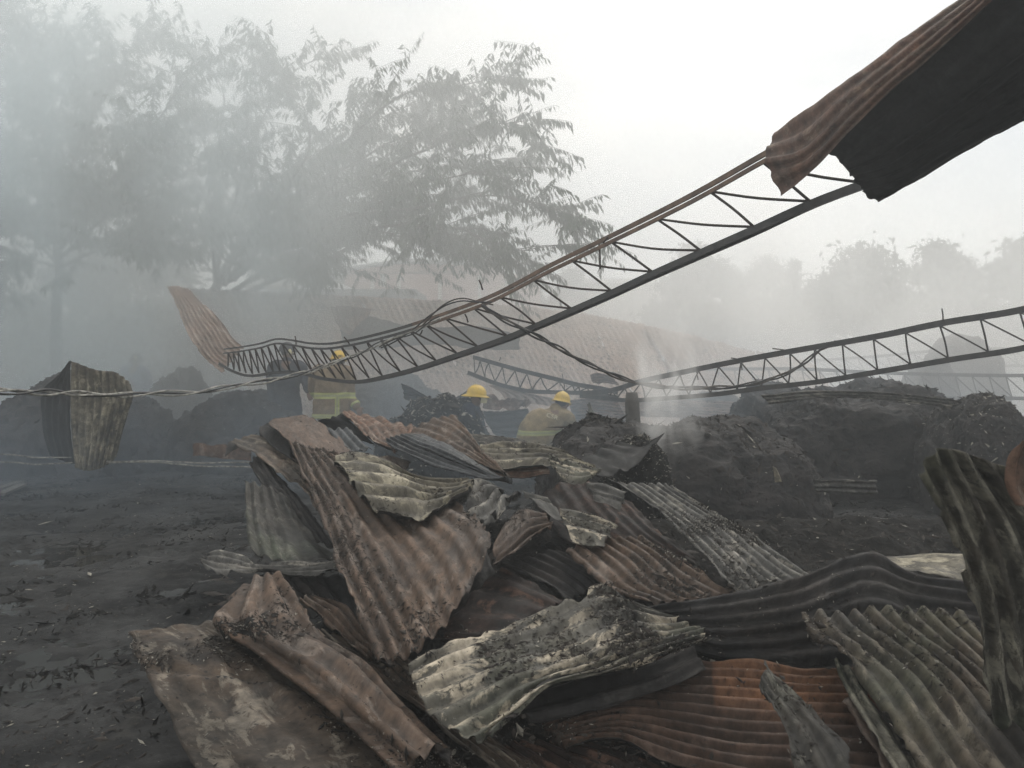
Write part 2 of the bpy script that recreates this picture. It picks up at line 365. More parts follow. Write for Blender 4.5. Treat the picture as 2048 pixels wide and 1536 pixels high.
    if holes:
        cu = (U2[:-1, :-1] * Wd).ravel(); cv = (V2[:-1, :-1] * Ltot).ravel()
        hn = fbm(np.stack([cu * 4, cv * 4, cu * 0 + sd_ + 7], -1), 3)
        er = (np.minimum(rim, rimv)[:-1, :-1]).ravel()
        keep = hn < (.95 - holes * np.exp(-er / .10))
    q = q[keep]
    if flip: q = q[:, ::-1]
    T = .0016
    top = Q.reshape(-1, 3); bot = (Q - n2 * T).reshape(-1, 3)
    ring = np.concatenate([idx[0, :], idx[1:, -1], idx[-1, -2::-1], idx[-2:0:-1, 0]])
    rq = np.stack([ring, np.roll(ring, -1), np.roll(ring, -1) + nvtx, ring + nvtx], -1)
    if not flip: rq = rq[:, ::-1]
    faces = np.concatenate([q, q[:, ::-1] + nvtx, rq]); midx = np.concatenate([np.zeros(len(q)), np.ones(len(q)), np.zeros(len(rq))])
    uv = np.stack([U2 * Wd, V2 * Ltot], -1).reshape(-1, 2)
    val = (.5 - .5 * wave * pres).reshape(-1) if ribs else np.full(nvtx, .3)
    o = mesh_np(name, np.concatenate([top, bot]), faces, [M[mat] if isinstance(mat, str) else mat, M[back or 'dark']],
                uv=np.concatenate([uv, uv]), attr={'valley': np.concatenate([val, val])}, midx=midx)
    if parent is not None:
        reparent(o, parent)
        if label: o['label'] = label
    else:
        recenter(o)
        if tag_it: tag(o, label, cat, group)
    if flakes:
        scatter_on(o, Q.reshape(-1, 3), n2.reshape(-1, 3), uvn.reshape(-1, 3), flakes, pale_fl, big)
    return o
def flake_mesh(P0, Nn, size, rs, lump=.3):
    """bent shards / lumps lying on points P0 with normals Nn"""
    n = len(P0)
    rv = rs.normal(size=(n, 3)); a = np.cross(Nn, rv); a /= np.linalg.norm(a, axis=1)[:, None]; b = np.cross(Nn, a)
    s = size[:, None]; asp = rs.uniform(.10, .55, (n, 1)); h = rs.uniform(.03, .35, (n, 1)) * s; s = s * rs.uniform(.7, 1.8, (n, 1))
    P0 = P0 + Nn * .002
    pts = [P0 - a * s + Nn * h * rs.uniform(0, 1, (n, 1)), P0 + b * s * asp + Nn * h * rs.uniform(0, .8, (n, 1)),
           P0 + a * s * rs.uniform(.6, 1.2, (n, 1)) + Nn * h * rs.uniform(0, 1.2, (n, 1)), P0 - b * s * asp * rs.uniform(.5, 1.1, (n, 1)),
           P0 + Nn * (h + .002)]
    V = np.stack(pts, 1).reshape(-1, 3)
    i = np.arange(n)[:, None] * 5
    Fc = np.stack([i + np.array([[0, 1, 4]]), i + np.array([[1, 2, 4]]), i + np.array([[2, 3, 4]]), i + np.array([[3, 0, 4]])], 1).reshape(-1, 3)
    return V, Fc
def flakes_obj(name, P0, Nn, size, mat, parent=None, seed=1):
    rs = np.random.RandomState(seed); V, Fc = flake_mesh(P0, Nn, size, rs)
    o = mesh_np(name, V, Fc, mat, smooth=False)
    if parent is not None: o.parent = parent; o.location = -parent.location
    o['kind'] = 'stuff'
    return o
def scatter_on(o, Q, n2, uvn, n, pale=.12, big=0):
    rs = np.random.RandomState(len(bpy.data.objects))
    prob = np.clip(fbm(uvn * 2.6 + 13, 3) + .12, 0.02, 1) ** 1.5; prob /= prob.sum()
    k = rs.choice(len(Q), n, p=prob); Nn = n2[k].copy(); P0 = Q[k] + rs.normal(size=(n, 3)) * .006
    P0 = P0 - Nn * ((P0 - Q[k]) * Nn).sum(1)[:, None]
    size = .004 * np.exp(rs.normal(size=n) * .55) + .002
    if big: size[-big:] = rs.uniform(.010, .024, big)
    npal = int(n * pale)
    fo = flakes_obj('burnt_debris', P0[npal:], Nn[npal:], size[npal:], M['flake'], o, 5)
    if npal > 3: flakes_obj('ash_debris', P0[:npal], Nn[:npal], np.minimum(size[:npal] * .7, .007), M['ash'], o, 6)
# ------------------------------------------------------------ mounds / bales
def mound(px, pyt, pyb, wpx, d, label, mat='bale', h=None, depth=None, name='burnt_bale', cat='burnt bale', squ=2.6, rough=.09, res=120, tufts=0, cut=None, group=None, lean=0, extra=None, kind=None, pal=.03, tsize=.02, base=-.1):
    """a slumped charred heap: super-ellipsoid with torn, fibrous relief; px centre, pyt top, wpx width (photo pixels at distance d)"""
    c = P(px, pyt, d); Wm = wpx / F * d; Hm = h or (c[2]); Dm = depth or Wm * .8
    th = np.linspace(0, 2 * math.pi, res * 2, endpoint=False); ph = np.linspace(0, math.pi / 2, res // 2 + 1)
    TH, PH = np.meshgrid(th, ph)
    def se(x, e): return np.sign(x) * np.abs(x) ** (2 / e)
    X = se(np.cos(PH), squ) * se(np.cos(TH), squ); Y = se(np.cos(PH), squ) * se(np.sin(TH), squ); Z = se(np.sin(PH), squ)
    Pn = np.stack([X * Wm / 2, Y * Dm / 2, Z * (Hm - base)], -1)
    sdv = len(bpy.data.objects) * 3.3
    nn = Pn / (np.linalg.norm(Pn, axis=-1)[..., None] + 1e-9)
    f = rough * Wm ** .5 * (fbm(Pn * 1.3 + sdv, 3) * 1.0) + rough * .45 * fbm(Pn * 6 + sdv, 4, .6) + rough * .22 * np.abs(fbm(Pn * np.array((9, 9, 26)) + sdv, 3))
    Pn = Pn + nn * f[..., None]
    Pn[..., 0] += lean * Pn[..., 2]
    org = np.array((c[0], d + Dm * .35, base))
    n = res * 2; m = res // 2 + 1; idx = np.arange(n * m).reshape(m, n); j = np.roll(idx, -1, axis=1)
    q = np.stack([idx[:-1], j[:-1], j[1:], idx[1:]], -1).reshape(-1, 4)
    o = mesh_np(name, Pn.reshape(-1, 3), q, M[mat], smooth=True); o.location = [float(t) for t in org]
    tag(o, label, cat, group, kind)
    if tufts:
        rs = np.random.RandomState(len(bpy.data.objects)); k = rs.randint(0, n * m - n, tufts)
        A = Pn.reshape(-1, 3)[k]; Nn = nn.reshape(-1, 3)[k] + rs.normal(size=(tufts, 3)) * .5; Nn /= np.linalg.norm(Nn, axis=1)[:, None]
        sz = tsize * np.exp(rs.normal(size=tufts) * .5); npal = int(tufts * pal)
        V, Fc = flake_mesh(A[npal:], Nn[npal:], sz[npal:], rs); t_ = mesh_np('charred_scrap', V, Fc, M['flake'], smooth=False, parent=o); t_['kind'] = 'stuff'
        if npal > 3:
            V, Fc = flake_mesh(A[:npal], Nn[:npal], sz[:npal] * .7, rs); t_ = mesh_np('ash_scrap', V, Fc, M['ash'], smooth=False, parent=o); t_['kind'] = 'stuff'
    return o
# ------------------------------------------------------------ ground and puddles
def ground():
    rs = np.random.RandomState(3)
    # fine patch near the viewer blended in one sheet with growing cells
    def axis(lo, hi, fine, g):
        a = [0.0]; s = fine
        while a[-1] < hi: a.append(a[-1] + s); s = s if a[-1] < g else s * 1.09
        b = [0.0]; s = fine
        while b[-1] > lo: b.append(b[-1] - s); s = s if b[-1] > -g else s * 1.09
        return np.array(sorted(set(b + a)))
    xs = axis(-115, 115, .035, 6); ys = axis(-60, 110, .035, 5.5) + 4.5
    X, Y = np.meshgrid(xs, ys); p = np.stack([X, Y, X * 0], -1)
    fade = np.clip(1 - (np.hypot(X, Y - 5) - 12) / 30, .0, 1)
    Z = (.022 * fbm(p * .9 + 4, 3) + .024 * fbm(p * 5 + 9, 5, .75) * np.clip(fbm(p * 1.2 + 31, 2) * 2 + .6, .1, 1)) * (.3 + .7 * fade)
    Z = Z + .011
    n, m = len(xs), len(ys); idx = np.arange(n * m).reshape(m, n)
    q = np.stack([idx[:-1, :-1], idx[:-1, 1:], idx[1:, 1:], idx[1:, :-1]], -1).reshape(-1, 4)
    mt, t, b = newmat('charred_wet_ground'); K = t.links.new
    V = N(t, 'ShaderNodeTexCoord').outputs['Object']
    c = mixc(t, ramp(t, noise(t, V, 1.9, 9, .68), .43, .57), (.0055, .006, .007), (.030, .0305, .031))
    c = mixc(t, mth(t, 'MULTIPLY', ramp(t, noise(t, V, 9, 9, .7), .50, .60), .7), c, (.010, .010, .011))
    c = mixc(t, mth(t, 'MULTIPLY', ramp(t, noise(t, V, 2.6, 9, .72), .58, .68), .6), c, (.050, .048, .044))
    c = mixc(t, mth(t, 'MULTIPLY', ramp(t, noise(t, V, 55, 4, .6), .68, .72), .8), c, (.26, .24, .2))
    K(c, b.inputs['Base Color'])
    K(ramp(t, noise(t, V, 1.3, 5, .6), .42, .58, (.6,) * 3 + (1,), (.95,) * 3 + (1,)), b.inputs['Roughness'])
    b.inputs['Specular IOR Level'].default_value = .22
    bp = N(t, 'ShaderNodeBump'); bp.inputs['Strength'].default_value = .9; bp.inputs['Distance'].default_value = .012
    K(noise(t, V, 26, 9, .72), bp.inputs['Height']); K(bp.outputs[0], b.inputs['Normal'])
    o = mesh_np('ground', np.stack([X, Y, Z], -1).reshape(-1, 3), q, mt); o['kind'] = 'structure'
    # puddle water: level sheet that the low spots dip under
    mw, t, b = newmat('sooty_water'); K = t.links.new; V = N(t, 'ShaderNodeTexCoord').outputs['Object']
    K(mixc(t, noise(t, V, 1.4, 3, .5), (.010, .010, .009), (.018, .016, .014)), b.inputs['Base Color'])
    b.inputs['Roughness'].default_value = .07; b.inputs['IOR'].default_value = 1.33
    bp = N(t, 'ShaderNodeBump'); bp.inputs['Strength'].default_value = .12; bp.inputs['Distance'].default_value = .006
    K(noise(t, V, 14, 3, .5), bp.inputs['Height']); K(bp.outputs[0], b.inputs['Normal'])
    w_ = MB(); w_.add([(-12, .8, 0), (6, .8, 0), (6, 13, 0), (-12, 13, 0)], [(0, 1, 2, 3)])
    po = w_.build('puddle_water', mw); po['kind'] = 'structure'
    # loose charred litter on the ground, uncountable
    k = 110000; x = rs.uniform(-9, 8, k); y = rs.uniform(2.2, 15, k) ; pp = np.stack([x, y, x * 0], -1)
    pr = fbm(pp * 1.3 + 77, 4) + rs.uniform(-.2, .35, k); kk = pr > .12; x, y = x[kk], y[kk]
    ix = np.clip(np.searchsorted(xs, x), 0, n - 1); iy = np.clip(np.searchsorted(ys, y), 0, m - 1); z = Z[iy, ix]
    A = np.stack([x, y, np.maximum(z, 0)], -1); Nn = rs.normal(size=A.shape) * .25 + np.array((0, 0, 1)); Nn /= np.linalg.norm(Nn, axis=1)[:, None]
    sz = .0080 * np.exp(rs.normal(size=len(A)) * .55); npal = int(len(A) * .12)
    a_ = flakes_obj('charred_litter', A[npal:], Nn[npal:], sz[npal:], M['flake'], None, 8); a2 = flakes_obj('ash_litter', A[:npal], Nn[:npal], sz[:npal] * .8, M['ash'], None, 9)
    k = 42000; x = rs.uniform(-8.5, 4, k); y = rs.uniform(2.6, 12, k); pp = np.stack([x, y, x * 0], -1); kk = fbm(pp * 1.9 + 177, 4, .6) + rs.uniform(-.1, .16, k) > .22; x, y = x[kk], y[kk]
    ix = np.clip(np.searchsorted(xs, x), 0, n - 1); iy = np.clip(np.searchsorted(ys, y), 0, m - 1); A = np.stack([x, y, np.maximum(Z[iy, ix], 0) + rs.uniform(0, .012, len(x))], -1)
    Nn = rs.normal(size=A.shape) * .6 + np.array((0, 0, 1)); Nn /= np.linalg.norm(Nn, axis=1)[:, None]; sz = .016 * np.exp(rs.normal(size=len(A)) * .45)
    a3 = flakes_obj('char_rubble', A, Nn, sz, M['char'], None, 28); tag(a3, 'patches of black char rubble spread on the wet ground', 'rubble')
    tag(a_, 'black charred scraps strewn over the wet ground', 'litter'); tag(a2, 'pale ash flakes strewn over the wet ground', 'litter')
    return o
ground()
# ------------------------------------------------------------ black heap of char that carries the sheets
def heap():
    n, m = 150, 150
    px = np.linspace(380, 2300, n); py = np.linspace(900, 1750, m)
    V = []
    for b in py:
        for a in px:
            q = P(a, b, DP(b) * 1.27); V.append(q)
    V = np.array(V).reshape(m, n, 3)
    # sink the rim to the ground
    A, B = np.meshgrid(np.linspace(0, 1, n), np.linspace(0, 1, m))
    PX, PY = np.meshgrid(px, py)
    left = np.interp(PY, [900, 960, 1100, 1200, 1300, 1400, 1750], [600, 610, 700, 560, 480, 560, 640])
    f = np.clip((PX - left) / 160, 0, 1) * np.clip((PY - 930) / 120, 0, 1) * np.clip((2300 - PX) / 200, 0, 1)
    f = f * f * (3 - 2 * f)
    V[..., 2] = -.05 + (V[..., 2] + .05) * f + (.03 * fbm(V * 3, 4) + .02 * fbm(V * 11, 3)) * (f > 0)
    V[..., 2] += f * (.05 * fbm(V * 5 + 3, 4, .65))
    rs = np.random.RandomState(4); W_ = V.reshape(-1, 3); ff = f.ravel(); k = rs.choice(len(W_), 26000, p=ff / ff.sum()); A = W_[k] + rs.normal(size=(26000, 3)) * np.array((.03, .03, .006))
    Nn = rs.normal(size=A.shape) * .35 + np.array((0, -.25, 1)); Nn /= np.linalg.norm(Nn, axis=1)[:, None]; sz = .010 * np.exp(rs.normal(size=len(A)) * .6)
    s1 = flakes_obj('charred_litter', A[2500:], Nn[2500:], sz[2500:], M['flake'], None, 18); s2 = flakes_obj('ash_litter', A[:2500], Nn[:2500], sz[:2500] * .7, M['ash'], None, 19)
    tag(s1, 'black charred scraps lying over the heap between the sheets', 'litter'); tag(s2, 'pale ash flakes lying over the heap between the sheets', 'litter')
    idx = np.arange(n * m).reshape(m, n)
    q = np.stack([idx[:-1, :-1], idx[:-1, 1:], idx[1:, 1:], idx[1:, :-1]], -1).reshape(-1, 4)
    o = mesh_np('char_heap', V.reshape(-1, 3), q, M['char']); tag(o, 'black heap of char and ash under the fallen roofing sheets', 'char heap', kind='stuff')
    recenter(o)
heap()
# ------------------------------------------------------------ foreground sheets
G = 'burnt corrugated roofing sheets in the heap'
S = sheet
# -- bottom left
S([[(253,1262,.02),(330,1252,0),(420,1240,-.01),(500,1215,-.02),(575,1200)],[(277,1320,.03),(400,1320,-.01),(500,1310,0),(590,1290),(650,1270)],
   [(347,1452,.03),(470,1440,-.02),(600,1400,-.01),(700,1365),(745,1350)],[(400,1560,.03),(560,1540,-.02),(720,1500,0),(810,1470),(835,1455)],[(440,1660,.03),(640,1640),(820,1600),(900,1560),(945,1540)]],
  'grit', 'widest brown sheet covered in grit, lying flat at the bottom left beside the puddles', ribs=7, amp=.007, dd=.03, crumple=.02, flat=.8, flakes=3400, big=26, nv=90, pale_fl=.25)
S([[(482,1180,.02),(512,1155),(540,1147),(562,1156,.02)],[(422,1242),(500,1225,-.03),(565,1190,.0),(600,1200,.02)],[(500,1300),(560,1290,-.03),(620,1262),(646,1268,.02)],
   [(590,1370),(645,1345,-.03),(695,1318,.005),(726,1324,.02)],[(690,1450),(735,1425,-.03),(775,1392),(803,1420,.02)],[(800,1550),(845,1515,-.03),(880,1490),(920,1535,.02)]],
  'brown', 'peaked brown sheet with two deep creases running down to the bottom edge', ribs=4, amp=.016, dd=-.02, crumple=.014, flakes=1100, big=10, nv=110)
S([[(594,1200),(610,1196),(628,1195)],[(640,1240),(668,1222),(700,1211)],[(690,1290),(712,1275),(730,1258)],[(738,1325),(748,1312),(756,1290)]],
  'brown', 'small rust brown ribbed sheet tucked behind the creased peak at left', ribs=4, amp=.013, dd=.06, nv=40, flakes=100)
S([[(640,1262),(700,1272),(770,1290)],[(705,1318),(780,1322),(840,1330)],[(755,1370),(825,1370),(900,1400)],[(800,1397),(880,1420),(960,1450)],[(851,1428),(930,1470),(1020,1500)],[(925,1500),(1000,1510),(1100,1540)],[(1000,1560),(1080,1590),(1200,1620)]],
  'grit', 'gritty dark sheet showing as a strip between the big brown and the pale curved sheet', ribs=6, amp=.008, dd=.075, nv=70, flakes=500)
# -- left edge of the heap
S([[(402,1113),(400,1122),(405,1134)],[(440,1107),(438,1128),(445,1157)],[(520,1125),(515,1138),(525,1140)],[(600,1130),(600,1140),(600,1152)],[(690,1122),(690,1135),(690,1150)]],
  'grey', 'pale curled strip of sheet poking left over the puddle', ribs=4, amp=.008, dd=.03, nv=60, tear=.05, holes=.4)
S([[(490,966),(530,972),(575,990)],[(491,1030),(540,1045),(625,1070)],[(497,1096),(545,1118),(600,1130),(700,1125)]],
  'blotchd', 'grey sheet with a pale left edge leaning upright at the left end of the heap', ribs=5, amp=.010, dd=.05, nv=50)
S([[(498,928,.0),(515,914,-.02),(538,930)],[(520,965),(545,960,-.02),(590,985)],[(555,1020),(590,1020,-.02),(640,1050)],[(600,1090),(640,1085,-.02),(690,1110)]],
  'dark', 'dark bent sheet behind the upright grey one at the left', ribs=4, amp=.008, dd=.09, nv=50)
S([[(455,886,-.01),(478,876),(514,868)],[(514,914,-.01),(545,897),(580,885)],[(560,952,-.01),(590,930),(625,925)],[(606,984,-.01),(632,970),(660,960)],[(660,1060),(690,1050),(720,1040)]],
  'grit', 'gritty grey strip pointing up and left below the smooth brown cap', ribs=4, amp=.008, dd=.05, nv=60, flakes=500)
S([[(449,912),(455,886)],[(463,905),(480,880)],[(478,897),(500,886)]], 'dark', 'small dark torn flap bent down at the far left tip of the heap', ribs=0, dd=.07, nv=12, crumple=.004)
# -- main brown sheet
S([[(578,884),(615,890),(660,900),(720,905)],[(600,945),(650,940),(710,935),(780,930)],[(632,1010),(690,1000),(760,985),(850,975)],[(670,1128),(745,1095),(830,1055),(910,1008)],
   [(712,1228),(790,1182),(880,1115),(962,1040)],[(757,1330),(845,1292),(925,1208),(986,1078)]],
  'brown', 'large fanned brown sheet with strong ribs in the middle of the heap', ribs=9, amp=.014, dd=-.03, crumple=.010, flat=.3, flakes=2400, big=26, nv=110, nu=9, tear=.03)
# -- cap and its curl
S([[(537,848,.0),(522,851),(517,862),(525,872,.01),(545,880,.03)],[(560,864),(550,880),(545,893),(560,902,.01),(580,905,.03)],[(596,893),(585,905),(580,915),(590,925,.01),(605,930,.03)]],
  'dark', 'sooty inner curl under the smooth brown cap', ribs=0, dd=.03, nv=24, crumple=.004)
S([[(537,847),(545,838,.02),(562,836,.06)],[(556,864),(580,845,.02),(609,828,.07)],[(594,893,-.01),(620,870,.02),(638,843,.07)],[(640,914,-.01),(660,893,.02),(674,872,.06)],[(668,930,-.01),(690,915,.01),(700,900,.04)]],
  'brown2', 'smooth brown cap sheet folded over the top left of the heap', ribs=0, dd=-.02, nv=60, crumple=.006, flakes=60)
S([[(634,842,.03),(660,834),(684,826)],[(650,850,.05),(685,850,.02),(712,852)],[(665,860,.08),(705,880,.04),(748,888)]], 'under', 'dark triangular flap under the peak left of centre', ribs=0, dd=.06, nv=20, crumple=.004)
S([[(684,827),(690,826,.03),(740,832,.06),(800,843,.08),(835,850,.09)],[(712,853),(735,850,.02),(770,855,.05),(805,862,.07),(832,868,.08)],[(746,887),(760,880,.01),(790,880,.03),(812,885,.05),(830,890,.07)],[(790,906),(800,902,.01),(812,900,.02),(825,900,.03),(838,902,.05)]],
  'pink', 'rusty sheet with an orange patch behind the grey cone sheet', ribs=7, amp=.014, dd=.03, nv=40, flakes=120)
S([[(655,862),(680,858),(702,856)],[(675,885),(700,880),(722,878)],[(695,905),(725,905),(748,900)]], 'slate', 'small ribbed slate grey piece beside the smooth brown cap', ribs=3, amp=.014, dd=.035, nv=30)
S([[(690,905),(740,908),(822,919)],[(700,930),(750,935),(822,948)],[(760,960),(800,965),(860,975)]], 'brown', 'brown piece with a pale right edge under the grey cone', ribs=3, amp=.01, dd=.06, nv=30, flakes=120)
# -- fan / cone pair
S([[(765,882,.02),(782,873,0),(805,864,-.01),(830,862,.02)],[(800,903,.02),(830,895,.0),(858,886,-.02),(880,880,.03)],[(880,935,.01),(905,925),(925,918,-.02),(940,916,.03)],[(960,957),(975,952),(985,948),(990,945,.02)],[(1012,962),(1018,961),(1022,960),(1026,959)]],
  'slate', 'slate grey cone of ribbed sheet tapering to a point at its right', ribs=7, amp=.012, dd=-.02, nv=80, flakes=90)
S([[(802,873,.0),(838,850,.0),(880,834,.0),(913,830,.02)],[(850,880),(890,866),(922,856),(940,866,.02)],[(930,916),(950,908),(962,902),(968,914,.02)],[(1005,950),(1010,951),(1013,953),(1018,957)]],
  'brown', 'brown fan of sheet standing behind the slate cone', ribs=6, amp=.013, dd=.015, nv=70, flakes=40)
# -- pale crumple
S([[(668,912),(668,930),(690,952,-.01),(715,985,-.01),(760,1030)],[(715,906,.01),(735,930),(750,958,-.02),(765,990,-.01),(800,1040)],[(770,925,.01),(790,945),(805,965,-.02),(818,990,-.01),(840,1044)],
   [(830,955),(845,965),(852,980,-.01),(858,1000),(868,1025)],[(900,967),(905,974),(908,982),(905,992),(905,1000)],[(950,961),(948,968),(946,975),(942,982),(938,988)]],
  'cream', 'cream flaking crumpled sheet fanning out at the centre left', ribs=5, amp=.022, dd=-.06, nv=90, crumple=.016, flakes=500, big=6, tear=.045, nu=12)
S([[(905,992),(920,1008),(945,1030),(972,1060)],[(925,978),(955,995),(980,1015),(995,1035)],[(948,960),(975,975,-.01),(1000,988),(1020,1015)],[(985,972),(1005,980),(1025,985),(1044,984)]],
  'grey', 'crumpled grey sheet with a scalloped edge right of the cream one', ribs=4, amp=.02, dd=-.04, nv=50, crumple=.02, tear=.06, flakes=140)
S([[(975,1140),(985,1110),(985,1080)],[(1010,1122),(1015,1080,-.01),(1005,1035)],[(1060,1080),(1055,1050,-.01),(1042,1005)],[(1102,1058),(1106,1044),(1100,1030)]],
  'brown', 'brown crumpled sheet with a wavy lower rim, just right of the large fanned sheet', ribs=4, amp=.02, dd=.0, nv=60, crumple=.02, tear=.05, flakes=150)
S([[(1040,985),(1060,1000),(1090,1025)],[(1060,990),(1085,1005),(1115,1040)],[(1100,1000),(1112,1015),(1130,1045)]], 'grey', 'narrow grey scrap between the scalloped sheet and the mossy one', ribs=2, amp=.01, dd=.02, nv=24)
S([[(1112,1013),(1120,1032),(1130,1050),(1148,1084)],[(1175,1028),(1178,1045),(1180,1062),(1183,1092)],[(1238,1049),(1232,1060),(1222,1076),(1205,1094)]],
  'pale', 'small grey sheet with a mossy pale rolled top rim at the centre', ribs=3, amp=.014, dd=-.01, nv=50, crumple=.014, flakes=260, tear=.03)
# -- centre strips behind
S([[(958,893),(960,905),(965,915),(985,938)],[(1010,890),(1015,903),(1020,918),(1030,938)],[(1080,893),(1085,905),(1090,915),(1095,930)],[(1120,905),(1128,912),(1134,918),(1140,925)],[(1160,925),(1172,930),(1185,936),(1200,944)]],
  'cream', 'rusty cream sheet folded lengthwise below the bending firefighter', ribs=4, amp=.02, dd=.02, nv=60, crumple=.012, flakes=200)
S([[(975,930),(980,945),(990,958)],[(1030,932),(1035,942),(1040,956)],[(1095,930),(1098,938),(1100,945)]], 'pink', 'thin pinkish strip showing under the folded cream sheet', ribs=2, amp=.01, dd=.05, nv=30)
S([[(1097,914),(1100,930),(1108,945),(1120,958)],[(1150,926),(1150,942),(1150,955),(1150,970)],[(1204,943),(1200,948),(1196,953),(1190,958)]],
  'pale', 'torn flaky grey sheet end pointing right at the centre', ribs=4, amp=.013, dd=-.02, nv=40, flakes=300, tear=.04)
S([[(1172,962),(1178,980),(1186,995)],[(1210,968),(1212,990),(1214,1006)],[(1256,985),(1250,1000),(1240,1015)]], 'grey', 'dim grey scrap hanging below the torn flaky sheet', ribs=3, amp=.01, dd=.03, nv=30)
S([[(880,860,.0),(920,872),(960,885)],[(940,868),(990,880),(1020,892)],[(1000,876),(1060,885),(1100,896)]], 'grey', 'grey ribbed strip lying between the two yellow helmets', ribs=6, amp=.01, dd=.25, nv=30)
# -- dark interior sheets
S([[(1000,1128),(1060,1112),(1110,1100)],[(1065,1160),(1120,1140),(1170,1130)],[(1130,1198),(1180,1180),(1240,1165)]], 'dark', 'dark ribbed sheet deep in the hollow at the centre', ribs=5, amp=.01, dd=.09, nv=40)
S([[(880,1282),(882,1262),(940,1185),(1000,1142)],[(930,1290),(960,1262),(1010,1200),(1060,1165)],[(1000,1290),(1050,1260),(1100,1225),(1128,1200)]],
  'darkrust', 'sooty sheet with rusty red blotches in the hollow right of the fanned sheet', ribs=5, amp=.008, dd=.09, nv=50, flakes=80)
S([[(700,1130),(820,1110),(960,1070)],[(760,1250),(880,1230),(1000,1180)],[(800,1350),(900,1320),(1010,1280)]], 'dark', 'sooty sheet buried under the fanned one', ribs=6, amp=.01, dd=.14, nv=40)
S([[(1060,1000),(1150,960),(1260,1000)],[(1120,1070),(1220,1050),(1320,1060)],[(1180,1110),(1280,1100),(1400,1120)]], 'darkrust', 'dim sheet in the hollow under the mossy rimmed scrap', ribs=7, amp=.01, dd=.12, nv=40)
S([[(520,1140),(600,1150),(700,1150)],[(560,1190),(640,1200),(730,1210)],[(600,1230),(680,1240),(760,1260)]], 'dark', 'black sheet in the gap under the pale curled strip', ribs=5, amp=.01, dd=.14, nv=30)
# -- brown ribbed centre right and long grey
S([[(1131,1100),(1182,1083),(1238,1074),(1292,1077)],[(1165,1134),(1235,1120),(1298,1110),(1352,1113)],[(1210,1174),(1285,1166),(1350,1156),(1415,1150)],[(1296,1210),(1360,1206),(1425,1196),(1480,1184)]],
  'brown', 'brown ribbed sheet sloping down right at the centre, speckled with ash', ribs=8, amp=.012, dd=.02, nv=70, flakes=1300, nu=9)
S([[(1212,961),(1270,966),(1318,970),(1352,971)],[(1290,1006),(1338,1010),(1384,1012),(1424,1022)],[(1354,1058),(1408,1062),(1462,1062),(1506,1072)],[(1420,1132),(1478,1130),(1530,1122),(1576,1115)],[(1470,1187),(1540,1181),(1592,1165),(1626,1143)],[(1500,1215),(1570,1210),(1630,1195),(1670,1170)]],
  'grey', 'long grey ash coated sheet sliding down to the right from the smoking bale', ribs=8, amp=.010, dd=-.01, nv=100, flakes=2600, nu=8, pale_fl=.3)
S([[(1140,928),(1190,903),(1235,884)],[(1165,940),(1225,912),(1285,890)],[(1206,958),(1262,935),(1330,868)]], 'under', 'dark underside of a tilted sheet at the left of the smoking bale', ribs=4, amp=.008, dd=.10, nv=30)
# -- pale curved sheet, bottom centre
S([[(814,1329),(828,1372),(862,1432),(930,1482),(985,1487)],[(902,1284,.01),(925,1330),(958,1385,-.01),(1005,1430),(1036,1418,.01)],[(1005,1247,.01),(1025,1290),(1055,1340,-.01),(1085,1368,-.005),(1100,1368,.01)],
   [(1100,1212,.01),(1130,1258),(1165,1308,-.01),(1190,1338),(1208,1348,.01)],[(1193,1167,.01),(1230,1212),(1265,1262,-.01),(1290,1298),(1308,1322,.01)],[(1255,1200),(1305,1232),(1345,1262),(1372,1280),(1386,1292,.01)],[(1320,1225),(1370,1245),(1400,1256),(1422,1264),(1445,1272)]],
  'pale', 'big pale flaking sheet curved like a trough at the bottom centre', ribs=8, amp=.011, dd=-.05, nv=120, crumple=.012, flakes=2800, big=50, tear=.04, nu=9, pale_fl=.18)
S([[(1036,1395),(1045,1430),(1060,1450)],[(1150,1362),(1160,1400),(1180,1425)],[(1280,1330),(1300,1360),(1320,1385)],[(1390,1292),(1400,1310),(1420,1330)]], 'dark', 'bent down flange below the pale trough sheet, its dark colour standing for shadow', ribs=2, amp=.01, dd=.03, nv=50)  # flange coloured dark to stand in for the shadow under the trough
# -- dark band and orange
S([[(1290,1214,-.02),(1290,1236),(1292,1262,.03),(1300,1290,.07)],[(1450,1187,-.03),(1450,1230,0),(1452,1280,.04),(1460,1330,.09)],[(1600,1152,-.03),(1600,1210,0),(1602,1270,.05),(1610,1342,.10)],[(1736,1105,-.03),(1736,1165,0),(1738,1240,.05),(1745,1345,.10)],[(1830,1146,-.02),(1835,1190,.01),(1840,1260,.06),(1850,1350,.1)],[(1960,1165,0),(1965,1205,.02),(1970,1260,.06),(1980,1330,.1)]],
  'dark', 'long sooty black sheet standing across the right with a peaked top edge', ribs=6, amp=.011, dd=-.02, nv=90, crumple=.013, flat=.6, flakes=500)
S([[(1745,1107),(1790,1130,-.01),(1830,1143,-.02)],[(1820,1110),(1850,1130),(1880,1152)],[(1925,1113),(1935,1135),(1950,1165)]], 'cream', 'pale strip showing over the black sheet at the right', ribs=0, dd=.03, nv=24, crumple=.006)
S([[(1060,1400),(1080,1440),(1100,1470),(1130,1490)],[(1190,1350,.0),(1200,1390),(1210,1440),(1230,1480)],[(1300,1322),(1300,1380),(1305,1440),(1310,1510)],[(1450,1322),(1450,1390),(1455,1470),(1460,1560)],[(1600,1336),(1605,1400),(1615,1480),(1630,1580)],[(1760,1342),(1770,1400),(1780,1490),(1790,1590)]],
  'orange', 'orange rust ribbed sheet lying level under the black one at the lower right', ribs=11, amp=.011, dd=.055, nv=100, flat=.2, flakes=700, nu=9, crumple=.006)
